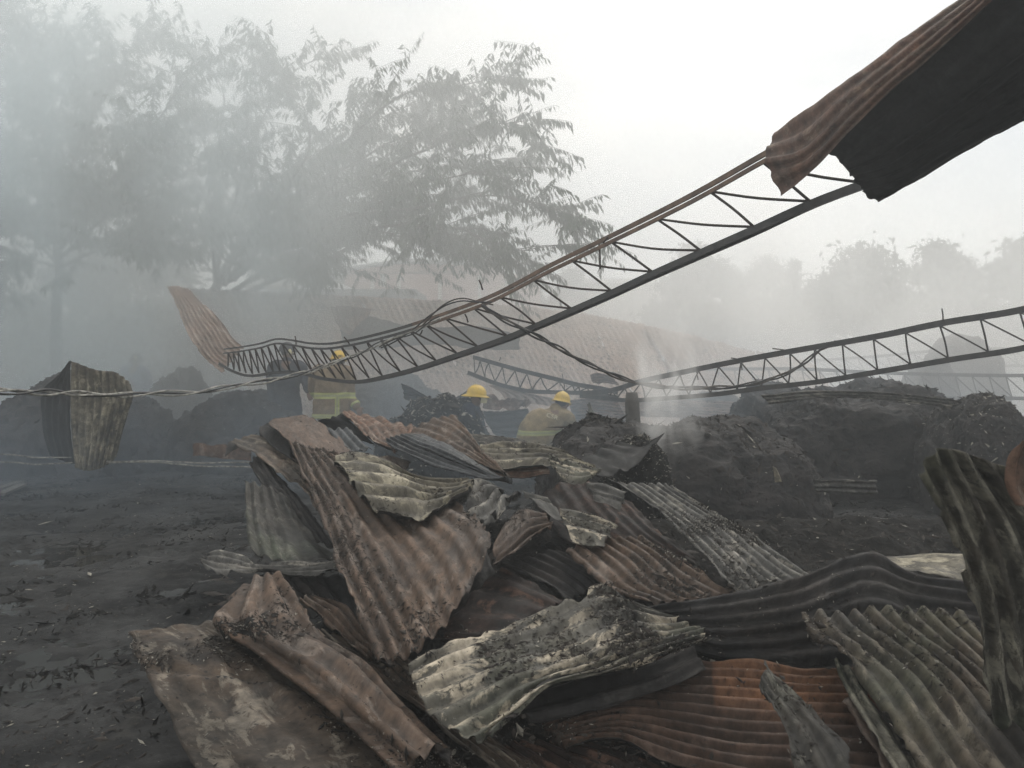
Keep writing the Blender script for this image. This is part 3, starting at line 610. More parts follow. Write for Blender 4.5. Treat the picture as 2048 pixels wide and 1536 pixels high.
S([[(980,1490),(1040,1480),(1120,1470)],[(1060,1560),(1160,1540),(1260,1510)],[(1180,1640),(1290,1620),(1400,1570)]], 'darkrust', 'brown sheet sliding under the bottom edge at the centre', ribs=6, amp=.01, dd=.10, nv=40, flakes=200)
# -- right hand sheets
S([[(1596,1229),(1682,1222),(1765,1218),(1852,1222),(1945,1232)],[(1625,1268,.0),(1720,1262),(1800,1256),(1890,1260),(1980,1275)],[(1727,1366),(1830,1350),(1910,1340),(1990,1350),(2080,1370)],[(1840,1540),(1950,1520),(2050,1500),(2150,1480),(2240,1470)],[(1900,1640),(2020,1620),(2130,1600),(2240,1580),(2330,1560)]],
  'rib', 'grey brown sheet with sharp ribs and a zigzag top edge at the lower right', ribs=10, amp=.018, dd=-.05, nv=100, flat=.2, flakes=1300, nu=9, tear=.02)
S([[(1668,1319),(1690,1330),(1727,1365)],[(1690,1375),(1715,1380),(1752,1402)],[(1745,1470),(1775,1475),(1800,1478)],[(1800,1570),(1830,1575),(1850,1570)]],
  'blotch', 'narrow green grey strip along the left of the sharp ribbed sheet', ribs=2, amp=.01, dd=-.01, nv=50)
S([[(1683,1395),(1702,1388),(1722,1385)],[(1712,1450),(1735,1440),(1758,1438)],[(1752,1530),(1778,1520),(1800,1515)],[(1785,1600),(1820,1590),(1850,1580)]],
  'brown', 'narrow rust orange strip left of the sharp ribbed sheet', ribs=1, amp=.008, dd=.01, nv=40)
S([[(1517,1370),(1523,1350),(1530,1312)],[(1534,1405,.0),(1548,1385),(1562,1352)],[(1552,1446),(1575,1415),(1604,1388)],[(1572,1500),(1610,1460),(1652,1442)],[(1590,1545),(1640,1505),(1690,1480)],[(1620,1620),(1670,1580),(1725,1545)]],
  'blotchd', 'torn sheet ending in a sharp upright spike in front of the orange one', ribs=3, amp=.009, dd=-.12, nv=60, flakes=160, tear=.045)
S([[(1838,946,.0),(1866,900),(1912,900),(1978,922),(2060,948)],[(1888,1046),(1925,1030),(1985,1030),(2050,1035),(2120,1045)],[(1916,1120),(1960,1112),(2020,1112),(2085,1116),(2150,1120)],[(1946,1230),(1995,1228),(2055,1228),(2115,1230),(2180,1232)],[(1964,1377),(2015,1376),(2075,1376),(2135,1378),(2200,1380)],[(2000,1545),(2050,1545),(2110,1545),(2170,1545),(2235,1545)]],
  'blotch', 'tall blotched sheet standing upright at the right edge of the picture', ribs=6, amp=.015, D=2.35, nv=110, flat=.2, crumple=.016, nu=10, tear=.03)
S([[(2062,850),(2100,850),(2150,860)],[(2024,900),(2070,900),(2130,905)],[(2012,960),(2060,965),(2120,970)],[(2030,1010),(2070,1015),(2130,1020)]], 'pink', 'brown sheet corner entering at the right edge above the tall one', ribs=2, amp=.01, D=2.15, nv=30)
# ------------------------------------------------------------ trusses
def interp_line(line, x):
    a = np.asarray(line, float); o = np.argsort(a[:, 0]); a = a[o]
    return np.array([np.interp(x, a[:, 0], a[:, 1]), np.interp(x, a[:, 0], a[:, 2])])
def truss(label, tops, bots, T, B, order, rtop, rbot, rweb, mt, mb, mw, group='buckled roof trusses', sag=.0, angle=True, stubs=(), zig=True, pair=True, rev=False):
    """tops/bots: chord lines [(px,py,d)]; T/B: web nodes px; web bars join T[i]-B[i] and T[i]-B[i+1]"""
    base = P(*bots[len(bots) // 2]); root = empty('roof_truss', (base[0], base[1], base[2]), label, 'roof truss', group)
    tp = np.array([P(*q) for q in tops]); bp_ = np.array([P(*q) for q in bots])
    tpl = spline(tp, 70); bpl = spline(bp_, 70)
    upv = np.array((0, 0, 1.0))
    L_ = lambda s, th: [(0, -s), (0, s), (th, s), (th, -s + th), (s * 1.0, -s + th), (s * 1.0, -s)]
    def ang(pl, s, off, flipx, name, mat):
        m = MB(); th = s * .14
        pr = [(flipx * (x + off), y) for x, y in L_(s, th)]
        if flipx < 0: pr = pr[::-1]
        m.profile(pl, pr, upv, np.clip(1.08 - (pl[:, 1] - 6.2) * .15, .55, 1.0) if label.startswith('long') else None); o = m.build(name, mat, root, smooth=False); o.location = -root.location
        if isinstance(mat, list):          # the far end is coated with soot
            for pg in o.data.polygons: pg.material_index = 1 if (pg.center.x < -.9 + .3 * math.sin(pg.center.x * 9)) else 0
        return o
    if pair:
        ang(tpl + np.array((0, 0, rtop * 1.3)), rtop * .72, rweb * .6, 1, 'top_chord_angle', mt)
        ang(tpl - np.array((0, 0, rtop * 1.05)), rtop * .72, rweb * .6, -1, 'top_chord_angle', mt)
    else:
        ang(tpl, rtop, rweb * .6, 1, 'top_chord_angle', mt)
    ang(bpl, rbot, rweb * .6, 1, 'bottom_chord_angle', mb); ang(bpl + np.array((0, 0, .002)), rbot, rweb * .6, -1, 'bottom_chord_angle', mb)
    k = 0; rs = np.random.RandomState(len(T))
    def bar(a, b, sg):
        m = MB(); mid = (a + b) / 2 + np.array((rs.normal() * .006, rs.normal() * .01, -sg * np.linalg.norm(b - a)))
        pts = spline([a, mid, b], 9); m.tube(pts, rweb, 6)
        o = m.build('web_bar', mw, root); o.location = -root.location
    tn = [P(x, *interp_line(tops, x)) - np.array((0, 0, rtop * .8)) for x in T]; bn = [P(x, *interp_line(bots, x)) + np.array((0, 0, rbot * .8)) for x in B]
    for i in range(len(tn)):
        if i < len(bn): bar(tn[i], bn[i], 0.0)
        j = i + 1 if rev else i - 1
        if 0 <= j < len(bn): bar(tn[i], bn[j], sag * (1 + .5 * rs.normal()))
    for (x, y0, x1, y1) in stubs:
        d = interp_line(tops, x)[1]; m = MB(); m.tube([P(x, y0, d), P((x + x1) / 2 + 1, (y0 + y1) / 2, d), P(x1, y1, d)], rweb * .8, 5)
        o = m.build('wire_stub', mw, root); o.location = -root.location
    return root
# big near truss, from the roof edge at the upper right down to the firefighters
t1 = [(1760,190,4.05),(1640,258,4.45),(1535,312,4.8),(1380,399,5.3),(1210,484,5.95),(1100,537,6.35),(1040,569,6.6),(975,601,6.9),(880,636,7.3),(800,662,7.65),(730,680,8.0),(690,688,8.25),(655,693,8.45),(620,692,8.7),(585,686,8.9),(552,683,9.1),(520,692,9.3),(480,699,9.6),(447,703,9.9)]
b1 = [(1800,345,4.75),(1720,372,4.78),(1620,410,4.8),(1510,460,4.95),(1400,508,5.3),(1300,552,5.7),(1220,589,6.0),(1140,624,6.35),(1060,658,6.75),(1000,682,7.0),(900,716,7.5),(840,736,7.85),(780,752,8.15),(715,764,8.5),(650,758,8.85),(600,746,9.1),(555,745,9.35),(500,752,9.6),(465,742,9.8),(438,727,10.0)]
Tn = [1640,1525,1419,1313,1221,1143,1066,998,946,890,851,818,787,760,733,705,682,660,640,622,603,585,565,548,535,522,510,498,487,476,466,456]
Bn = [1720,1620,1508,1401,1305,1223,1143,1071,1014,955,914,872,835,800,764,738,712,690,672,650,628,600,580,560,546,532,518,505,492,480,468,456]
truss('long sagging truss running from the rusty roof edge at upper right down to the firefighters', t1, b1, Tn, Bn, 0, .023, .028, .0095, [M['steelrust'], M['steel']], M['steel'], M['rebar'], sag=.018,
      stubs=[(1198,488,1200,538),(965,580,958,560),(1215,474,1206,486),(700,690,688,674),(592,692,590,672),(845,660,838,672),(930,628,936,645),(770,690,775,708)])
t2 = [(2200,570,6.5),(2048,618,6.9),(1883,646,7.3),(1751,673,7.7),(1573,704,8.2),(1469,723,8.6),(1366,744,9.0),(1283,762,9.4),(1240,776,9.6),(1205,784,9.8),(1160,786,10.0)]
b2 = [(2200,655,6.5),(2048,696,6.9),(1904,719,7.3),(1755,744,7.7),(1635,764,8.1),(1519,777,8.4),(1419,790,8.8),(1283,800,9.3),(1240,800,9.6),(1205,796,9.8),(1160,792,10.0)]
Tn = [2110,2040,1961,1880,1811,1747,1685,1629,1580,1530,1482,1437,1397,1360,1318,1282,1250,1225]
Bn = [2140,2060,1976,1896,1821,1755,1691,1634,1577,1523,1475,1421,1378,1333,1290,1260,1235,1215]
truss('straight dark truss sloping down left across the right side, above the big charred bale', t2, b2, Tn, Bn, 0, .030, .026, .0085, M['steel'], M['steel'], M['steel'], sag=.0, pair=False,
      stubs=[(1886,645,1884,617),(1480,722,1484,740),(1390,735,1396,760),(1570,700,1545,697),(1475,718,1462,716)])
t3 = [(1235,785,9.9),(1201,777,10.1),(1153,769,10.3),(1110,758,10.5),(1065,747,10.7),(1026,737,10.9),(977,723,11.2),(945,714,11.5)]
b3 = [(1235,795,9.9),(1201,790,10.1),(1160,786,10.3),(1123,785,10.5),(1065,783,10.7),(1026,776,10.9),(987,765,11.2),(936,745,11.5)]
truss('short truss bending down right between the two kneeling firefighters', t3, b3, [1190,1175,1158,1145,1118,1082,1054,1030,1005,977,960,948], [1200,1182,1160,1150,1130,1095,1065,1040,1012,990,970,950], 0, .03, .028, .009, M['steel'], M['steel'], M['steel'], pair=False, rev=True,
      stubs=[(1130,785,1124,747),(998,722,1001,714)])
t4 = [(2120,742,15),(2048,751,15),(1800,747,15.5),(1600,738,16),(1450,738,16.5),(1300,735,17),(1180,715,17.5)]
b4 = [(2120,800,15),(2048,797,15),(1800,795,15.5),(1600,792,16),(1450,790,16.5),(1300,780,17),(1180,752,17.5)]
truss('faint truss lying level in the smoke behind the big charred bale', t4, b4, list(range(2080, 1190, -34)), list(range(2092, 1190, -34)), 0, .035, .035, .011, M['steel'], M['steel'], M['steel'], pair=False)
t5 = [(2120,695,19),(1900,700,19),(1750,713,19.5),(1550,725,20),(1480,720,20.5),(1400,700,21),(1330,665,21.5)]
b5 = [(2120,730,19),(1900,735,19),(1750,744,19.5),(1550,752,20),(1480,748,20.5),(1400,728,21),(1330,690,21.5)]
truss('faintest truss far back in the white smoke at the right', t5, b5, list(range(2080, 1360, -28)), list(range(2094, 1360, -28)), 0, .035, .035, .012, M['steel'], M['steel'], M['steel'], pair=False)
# ------------------------------------------------------------ roof sheet still hanging on the near truss
S([[(1550,262,.0),(1538,292,-.01),(1532,318,-.03),(1545,345,-.05),(1560,392,-.06)],
   [(1640,212,.0),(1645,240,-.01),(1650,268,-.02),(1655,295,-.04),(1648,322,-.045)],
   [(1750,130,.0),(1758,155,-.01),(1768,182,-.02),(1776,208,-.035),(1782,232,-.04)],
   [(1850,55,.0),(1862,75,-.01),(1874,95,-.02),(1882,115,-.03),(1886,133,-.035)],
   [(1960,-28,.0),(1975,-12,-.01),(1988,2,-.02),(1996,18,-.03),(2002,30,-.03)],
   [(2090,-125,.0),(2110,-112,-.01),(2125,-98,-.02),(2136,-84,-.03),(2145,-70,-.03)]],
  'topsheet', None, ribs=4, amp=.012, D=None, nv=110, flat=.05, tear=.02, nu=10, crumple=.006, name='SKIP') if False else None
def roof_edge():
    base = P(1700, 300, 4.1); root = empty('hanging_roof_sheet', base, 'rusty roofing sheet with black underside still hanging on the truss at the upper right', 'roofing sheet')
    dl = lambda x: np.interp(x, [1535, 1650, 1800, 2000, 2200], [4.75, 4.25, 3.6, 2.95, 2.4])
    def row(pts): return [(x, y, dl(x) * (1 + q) / DPX(x, y) - 1) for x, y, q in pts]
    DPX = lambda x, y: DP(y)
    rows = [row([(1552,264,.04),(1536,292,.01),(1530,318,-.01),(1542,350,-.015),(1562,393,-.015)]),
            row([(1600,227,.04),(1600,268,.015),(1604,300,-.005),(1610,322,-.01),(1622,345,-.01)]),
            row([(1680,170,.04),(1686,192,.015),(1692,215,.0),(1698,236,-.008),(1704,256,-.01)]),
            row([(1760,113,.04),(1768,130,.015),(1776,146,.0),(1783,161,-.008),(1790,175,-.01)]),
            row([(1850,49,.04),(1858,61,.015),(1866,74,.0),(1873,86,-.008),(1880,97,-.01)]),
            row([(1970,-36,.04),(1978,-30,.015),(1986,-24,.0),(1993,-18,-.008),(2000,-13,-.01)]),
            row([(2110,-140,.04),(2115,-136,.015),(2121,-131,.0),(2127,-126,-.008),(2133,-121,-.01)])]
    a = sheet(rows, 'topsheet', None, ribs=4, amp=.009, nv=150, flat=.05, tear=.008, nu=12, crumple=.003, name='outer_flange', parent=root, back='under', curl=.25)
    rows = [row([(1655,303,.012),(1690,332,.04),(1702,352,.09),(1718,380,.14),(1756,406,.20)]),
            row([(1697,262,.012),(1745,300,.05),(1775,330,.10),(1800,355,.15),(1830,362,.22)]),
            row([(1783,181,.012),(1830,240,.06),(1865,270,.12),(1900,295,.18),(1930,303,.26)]),
            row([(1873,103,.012),(1935,160,.06),(1980,190,.13),(2020,225,.20),(2048,244,.28)]),
            row([(1992,-8,.012),(2060,60,.06),(2110,100,.13),(2150,140,.2),(2190,172,.28)]),
            row([(2124,-118,.012),(2210,-40,.06),(2260,10,.13),(2300,60,.2),(2340,100,.28)])]
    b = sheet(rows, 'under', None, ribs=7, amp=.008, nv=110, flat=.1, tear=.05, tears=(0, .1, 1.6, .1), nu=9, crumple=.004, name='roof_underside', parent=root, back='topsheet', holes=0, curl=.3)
roof_edge()
# ------------------------------------------------------------ cables
def cable(paths, label, r, twist, mats, name='twisted_cable', strands=3, pitch=.9, group=None, wob=.008):
    pts = np.array([P(*q) for q in paths]); c = spline(pts, 160)
    root = empty(name, c[0], label, 'cable', group)
    ln = np.concatenate([[0], np.cumsum(np.linalg.norm(np.diff(c, axis=0), axis=1))])
    tg = np.gradient(c, axis=0); tg /= np.linalg.norm(tg, axis=1)[:, None]
    a = np.cross(tg, (0, 0, 1.0)); a /= np.linalg.norm(a, axis=1)[:, None]; b = np.cross(a, tg)
    for s in range(strands):
        ph = 2 * math.pi * (ln / pitch + s / strands) + .8 * np.sin(ln * 1.3 + s); rad = r * 1.15 + twist * (.5 + .5 * np.sin(ln * (1.1 + .3 * s) + 2 * s))
        q = c + a * (np.cos(ph) * rad)[:, None] + b * (np.sin(ph) * rad)[:, None] + wob * np.stack([noise3(np.stack([ln * 4, ln * 0 + s * 5 + k, ln * 0], -1)) for k in range(3)], -1)
        m = MB(); m.tube(q, r, 6); o = m.build('strand', mats[s % len(mats)], root); o.location = -root.location
M['cablegrey'] = simple_mat('bleached_cable', (.42, .41, .37), (.10, .10, .095), 22, .75, .3, .5, .002)
M['cablebrown'] = simple_mat('scorched_cable', (.10, .088, .078), (.05, .046, .043), 30, .75, .3, .5, .002)
M['cableblack'] = simple_mat('black_cable', (.018, .020, .022), (.035, .036, .038), 22, .55, .4, .3, .002)
cable([(-60,780,3.6),(0,782,3.8),(100,785,4.2),(200,789,4.6),(290,788,5.0),(380,785,5.3),(450,775,5.6),(530,762,5.9),(600,748,6.2),(660,728,6.5),(720,706,6.8),(770,683,7.0),(830,662,7.1),(880,636,7.0)],
      'pale twisted cable bundle hanging across the left side and rising to the truss', .0065, .010, [M['cablegrey'], M['cableblack'], M['cablegrey']], pitch=.75)
cable([(760,694,7.4),(800,676,7.3),(835,655,7.2),(865,628,7.1),(895,607,7.0),(925,600,6.9),(960,604,6.8),(985,606,6.7)], 'brown wire looped over the top of the long sagging truss', .007, .006, [M['cablebrown'], M['cableblack']], strands=2)
cable([(965,610,6.75),(985,625,6.7),(1010,640,6.65),(1040,655,6.6),(1080,676,6.6),(1130,703,6.8),(1170,724,7.0),(1220,748,7.2),(1280,766,7.4),(1340,775,7.6),(1400,776,7.7),(1460,774,7.8),(1520,764,7.85),(1570,748,7.9),(1610,725,8.0),(1640,700,8.0),(1672,684,8.0)],
      'dark twisted cable hanging in a curve between the two trusses', .009, .008, [M['cableblack'], M['cableblack'], M['cablebrown']], pitch=.8)
for k, (yy, lab) in enumerate([((908, 916, 922, 926), 'upper thin wire lying low over the wet ground at the left'), ((925, 927, 924, 935), 'lower thin wire lying low over the wet ground at the left')]):
    cable([(-40,yy[0],8.3),(140,yy[1],8.3),(250,yy[2],8.2),(480,yy[3],7.9),(520,yy[3]+6,7.6)], lab, .006, .003, [M['cablegrey']], name='ground_wire', strands=1, group='thin wires on the ground')
# ------------------------------------------------------------ charred bales and heaps
mound(1400,858,1080,600,7.0,'charred smoking mound in the middle right with a tan cloth scrap on its face', rough=.085, tufts=5200, squ=3.1, lean=.0, depth=1.9, res=170, tsize=.016, pal=.05)
mound(1205,852,980,260,7.5,'low charred heap just right of the bending firefighter', rough=.075, tufts=2600, squ=2.4, depth=1.2, res=110, tsize=.02)
mound(1735,782,1080,460,8.9,'largest charred bale, flat topped, at the right behind the mound with the tan cloth', rough=.12, tufts=5200, squ=3.6, depth=2.4, res=190, tsize=.016)
mound(2030,812,1000,190,7.2,'charred heap cut by the right edge of the picture, speckled with ash', rough=.13, tufts=1800, squ=2.5, depth=1.6, res=110, tsize=.018, pal=.3)
mound(1470,800,870,180,13.5,'hazy dark bale lying behind the post', rough=.13, tufts=500, squ=2.6, depth=2, res=60, pal=.02)
mound(1965,672,800,150,17,'tall rounded bale standing far back in the white smoke at the right', rough=.12, tufts=200, squ=2.6, depth=2.2, res=60, group=None)
mound(1885,720,800,90,16,'dark narrow bale beside the tall rounded one in the white smoke', rough=.12, squ=3, depth=1.4, res=50)
mound(1310,742,800,70,18,'small faint heap far behind the junction of the trusses', rough=.12, squ=2.4, depth=1.4, res=40)
mound(60,770,900,260,10.5,'dark slumped bale at the left edge beyond the pale cable', rough=.16, tufts=900, squ=2.4, depth=2.6, res=100, pal=.06)
mound(205,800,905,190,10.3,'charred bale behind the standing sheet at the left', rough=.14, tufts=900, squ=2.6, depth=1.6, res=90)
mound(330,745,900,150,13.0,'hazy heap behind the firefighter in the blue shirt', rough=.14, tufts=400, squ=2.2, depth=1.8, res=70)
mound(450,792,900,280,10.8,'broad charred heap in front of the leaning rusty roof sheet at the left', rough=.15, tufts=1700, squ=2.3, depth=2.0, res=110, pal=.08)
mound(780,775,850,300,12.6,'dark heap behind the standing firefighter in the tan coat', rough=.15, tufts=800, squ=2.4, depth=2.2, res=90)
mound(860,803,880,260,9.2,'heap of grey flaky ash behind the slate cone', mat='char', rough=.14, tufts=4200, squ=2.2, depth=1.3, res=110, pal=.42, tsize=.022, name='ash_heap', cat='ash heap')
mound(1290,878,960,190,5.75,'ash topped smoking end of the long grey sheet', mat='char', rough=.10, tufts=2600, squ=2.2, depth=.8, res=110, pal=.68, tsize=.008, name='ash_heap', cat='ash heap')
# post
pm = MB(); c0 = P(1265, 785, 8.3); zz = np.linspace(0.0, c0[2], 12)
pm.tube([(c0[0] + .02 * math.sin(z * 3), 8.3, z) for z in zz], [.078 + .008 * noise3(np.array([[z * 4, 1.3, 2.2]]))[0] - (.018 if i == 11 else 0) for i, z in enumerate(zz)], 14)
po = pm.build('charred_post', M['post']); tag(po, 'blackened round post stump standing in the smoke right of the bending firefighter', 'post'); recenter(po)
# cloth scrap on bale
S([[(1545,932),(1553,936)],[(1548,950),(1560,952)],[(1550,965),(1564,964)]], 'cream', 'scrap of tan cloth stuck on the face of the charred mound', ribs=0, D=6.0, nv=16, crumple=.008, tear=.03, name='cloth_scrap', cat='cloth', group=None)
# ------------------------------------------------------------ middle distance sheets
MG = 'sheets lying behind the heap'
def S2(ctrl, mat, label, D, **k):
    k.setdefault('group', MG); k.setdefault('nv', 40); return sheet(ctrl, mat, label, D=D, **k)
S2([[(142,722,0),(190,738),(232,745),(262,768,.03)],[(141,790),(190,792),(235,795),(266,800,.03)],[(142,860),(185,862),(222,860),(246,862,.03)],[(150,935),(175,942),(205,935),(232,915,.03)]],
   'cream', 'tall grey corrugated sheet standing upright on the ground at the left', 8.2, ribs=9, amp=.012, nv=70, crumple=.002, tear=.006, curl=.15, nu=8, group=None, flat=.1)
S2([[(142,721,0),(140,722,.01),(138,724,.02)],[(141,755),(126,755,.04),(112,755,.08)],[(141,790),(114,789,.06),(84,787,.12)],[(142,860),(112,858,.06),(86,856,.12)],[(150,930),(124,922,.05),(100,912,.10)]], 'under', 'dark side panel folded back from the tall standing sheet at the left', 8.25, ribs=4, amp=.010, group=None, crumple=.003, tear=.01, curl=.2)
S2([[(385,885),(440,888),(500,890)],[(385,915),(440,918),(505,922)]], 'pink', 'low pale panel lying beyond the left tip of the heap', 8.9, ribs=2, amp=.01, nv=20)
S2([[(2,965),(40,985)],[(35,962),(78,968)]], 'grey', 'flat grey board on the ground at the far left', 7.2, ribs=0, nv=16, name='flat_board', cat='board', group=None) if False else None
b_ = MB()
for (x0, y0, x1, y1) in ((0,992,44,972),(-20,986,40,966)):
    a = PG(x0, y0, .03); c = PG(x1, y1, .03); dr = (c - a); dr /= np.linalg.norm(dr); sd_ = np.cross(dr, (0, 0, 1)) * .05
    b_.add([a - sd_, a + sd_, c + sd_, c - sd_] + [q + np.array((0, 0, .03)) for q in (a - sd_, a + sd_, c + sd_, c - sd_)], [(0,1,2,3),(4,7,6,5),(0,4,5,1),(1,5,6,2),(2,6,7,3),(3,7,4,0)])
bo = b_.build('scorched_board', M['grey'], smooth=False); tag(bo, 'scorched boards lying flat on the wet ground at the left edge', 'board'); recenter(bo)
S2([[(967,786),(1000,790),(1040,792),(1066,795)],[(963,800),(1000,803),(1040,804),(1062,806)],[(966,818),(1000,821),(1035,822),(1056,816)]][::1], 'pink', 'pinkish crumpled sheet edge running between the two yellow helmets', 10.9, ribs=0, nv=30, crumple=.03, tear=.06)
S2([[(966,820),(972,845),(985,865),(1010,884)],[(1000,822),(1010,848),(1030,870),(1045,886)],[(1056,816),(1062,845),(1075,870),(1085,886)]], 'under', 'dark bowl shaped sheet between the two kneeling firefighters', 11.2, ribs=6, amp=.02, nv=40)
S2([[(975,770),(1000,772),(1060,790)],[(1000,785),(1060,792),(1120,800)],[(1010,800),(1080,810),(1140,815)]], 'roof', 'pale ribbed sheet below the short bent truss', 12.0, ribs=8, amp=.02)
S2([[(1140,800),(1140,825),(1145,850)],[(1185,796),(1190,822),(1200,852)],[(1235,800),(1250,830),(1275,856)]], 'pink', 'mauve ribbed sheet behind the helmet of the bending firefighter', 11.5, ribs=9, amp=.02)
S2([[(1195,798),(1200,815),(1215,830)],[(1240,796),(1260,815),(1290,835)],[(1310,800),(1330,815),(1350,835)],[(1400,800),(1420,820),(1440,845)],[(1500,806),(1520,826),(1540,850)]], 'roof', 'long pale ribbed sheet spread behind the post', 12.6, ribs=8, amp=.022, nv=60)
S2([[(1173,806),(1178,803),(1182,806)],[(1175,822),(1182,820),(1188,822)],[(1176,842),(1184,842),(1193,842)]], 'cream', 'small white torn tip sticking up beside the bending firefighter', 9.4, ribs=0, nv=16, crumple=.006, tear=.03)
S2([[(1408,862),(1425,846),(1440,842)],[(1412,880),(1428,870),(1442,866)],[(1420,898),(1432,890),(1446,884)]], 'pale', 'crumbling pale end of the hazy sheet left of the largest bale', 10.0, ribs=3, amp=.02, tear=.05)
S2([[(1438,842),(1440,862),(1444,888)],[(1475,842),(1475,865),(1478,890)],[(1512,850),(1512,868),(1512,892)]], 'roof', 'hazy pale ribbed sheet against the left side of the largest bale', 10.1, ribs=4, amp=.02)
S2([[(1620,955),(1625,975),(1630,985)],[(1680,958),(1682,975),(1685,990)],[(1754,960),(1755,977),(1756,992)]], 'grey', 'grey ribbed strip on the ground between the two large charred bales', 6.6, ribs=3, amp=.012)
S2([[(1520,790),(1530,800),(1540,810)],[(1620,781),(1640,790),(1650,797)],[(1750,783),(1760,792),(1765,800)],[(1850,792),(1860,802),(1862,812)],[(1925,800),(1930,812),(1930,824)]], 'grey', 'thin grey sheet draped along the top of the largest bale', 7.9, ribs=3, amp=.01, nv=60)
S2([[(802,766),(806,800)],[(830,778),(835,806)],[(866,800),(868,812)]], 'under', 'small black sheet corner jutting up behind the ash heap', 10.2, ribs=4, amp=.02, nv=24)
S2([[(890,812),(905,812)],[(925,785),(940,800)],[(958,768),(962,786)]], 'under', 'black pointed sheet behind the left yellow helmet', 11.0, ribs=3, amp=.02, nv=24)
S2([[(893,801),(888,806)],[(925,800),(915,812)],[(945,800),(930,812)]], 'pink', 'small rusty strip left of the dark shirted firefighter', 10.0, ribs=2, amp=.012, nv=24)
S2([[(1180,748),(1182,758),(1186,768)],[(1200,745),(1206,756),(1212,768)],[(1225,752),(1232,762),(1242,772)]], 'pink', 'small pinkish sheet sticking up behind the truss junction', 13.5, ribs=4, amp=.02, nv=24)
S2([[(1060,775),(1056,780)],[(1070,768),(1068,782)],[(1072,758),(1068,782)]], 'roof', 'small torn triangle caught in the short bent truss', 10.8, ribs=1, amp=.01, nv=16)
# leaning rusty roof panel at the left
S2([[(334,573,.06),(356,572,.06),(378,577,.06)],[(350,603,.05),(375,600,.05),(400,604,.05)],[(360,628,.04),(386,614,.04),(412,612,.04)],[(370,656,.02),(398,638,.02),(424,622,.02)],[(390,692),(420,668),(448,650)],[(415,722,-.01),(440,702,-.01),(466,676,-.01)],[(446,748,-.02),(464,722,-.02),(486,694,-.02)]],
  'roof', 'rusty roof sheet curving down to the left end of the long sagging truss', 11.0, ribs=8, amp=.024, nv=90, group=None, nu=8, crumple=.004, tear=.02)
# ------------------------------------------------------------ collapsed roof slope behind
def collapsed_roof():
    root = empty('collapsed_roof', (-1.5, 16, 0), 'collapsed roof slope of faded ribbed sheets behind the trusses', 'collapsed roof')
    xs = np.linspace(372, 1620, 12)
    topy = lambda x: np.interp(x, [340, 600, 1000, 1200, 1350, 1500, 1700], [574, 586, 606, 630, 660, 700, 735])
    rs = np.random.RandomState(5)
    for i in range(len(xs) - 1):
        a, b = xs[i], xs[i + 1] + 6
        ta, tb = topy(a), topy(b); sl = 1.35
        dt = 18.0 + rs.uniform(-.15, .15); da = 15.7
        cols = lambda k: [(a + (b - a) * q + k * 80 + rs.uniform(-4, 4), (ta + (tb - ta) * q) + 130 * k, (dt + (da - dt) * k) / 1.0 / DPc((ta + 130 * k)) - 1 + .014 * (q - .5) * (1 if i % 2 else -1) + rs.uniform(-.003, .003)) for q in (0, .5, 1)]
        DPc = lambda y: 1.0
        km = (872 - (ta + tb) / 2) / 130; rows = [[(x, y, q) for x, y, q in cols(k * km)] for k in (0, .2, .45, .7, 1.0)]
        sheet(rows, 'roof', None, D=1.0, ribs=9, amp=.012, nv=40, nu=8, crumple=.003, flat=.0, curl=.5, parent=root, name='roof_sheet', tear=.05)
    # folded back and dark torn ones
    sheet([[(655,622,17.0),(690,615,17.0),(735,628,17.0)],[(675,650,16.8),(705,645,16.8),(738,632,16.8)],[(694,672,16.7),(712,655,16.7),(740,634,16.7)]], 'roof', 'pale sheet corner folded forward', D=0.0001, ribs=4, amp=.02, nv=24, parent=root, name='roof_sheet') if False else None
    sheet([[(658,612),(700,612),(745,618)],[(676,650),(706,640),(740,628)],[(697,674),(712,655),(738,632)]], 'pink', 'pale sheet corner folded forward over a dark gap', D=15.2, ribs=7, amp=.022, nv=24, parent=root, name='roof_sheet', crumple=.02)
    sheet([[(680,660),(735,632),(820,652),(930,655)],[(690,700),(760,700),(850,690),(930,690)]], 'under', 'dark underside of a folded sheet', D=15.5, ribs=0, nv=24, parent=root, name='roof_sheet', crumple=.03)
    sheet([[(880,655),(960,652),(1040,668)],[(890,690),(960,700),(1040,700)]], 'under', 'dark underside of a folded sheet', D=15.4, ribs=0, nv=24, parent=root, name='roof_sheet', crumple=.03)
collapsed_roof()
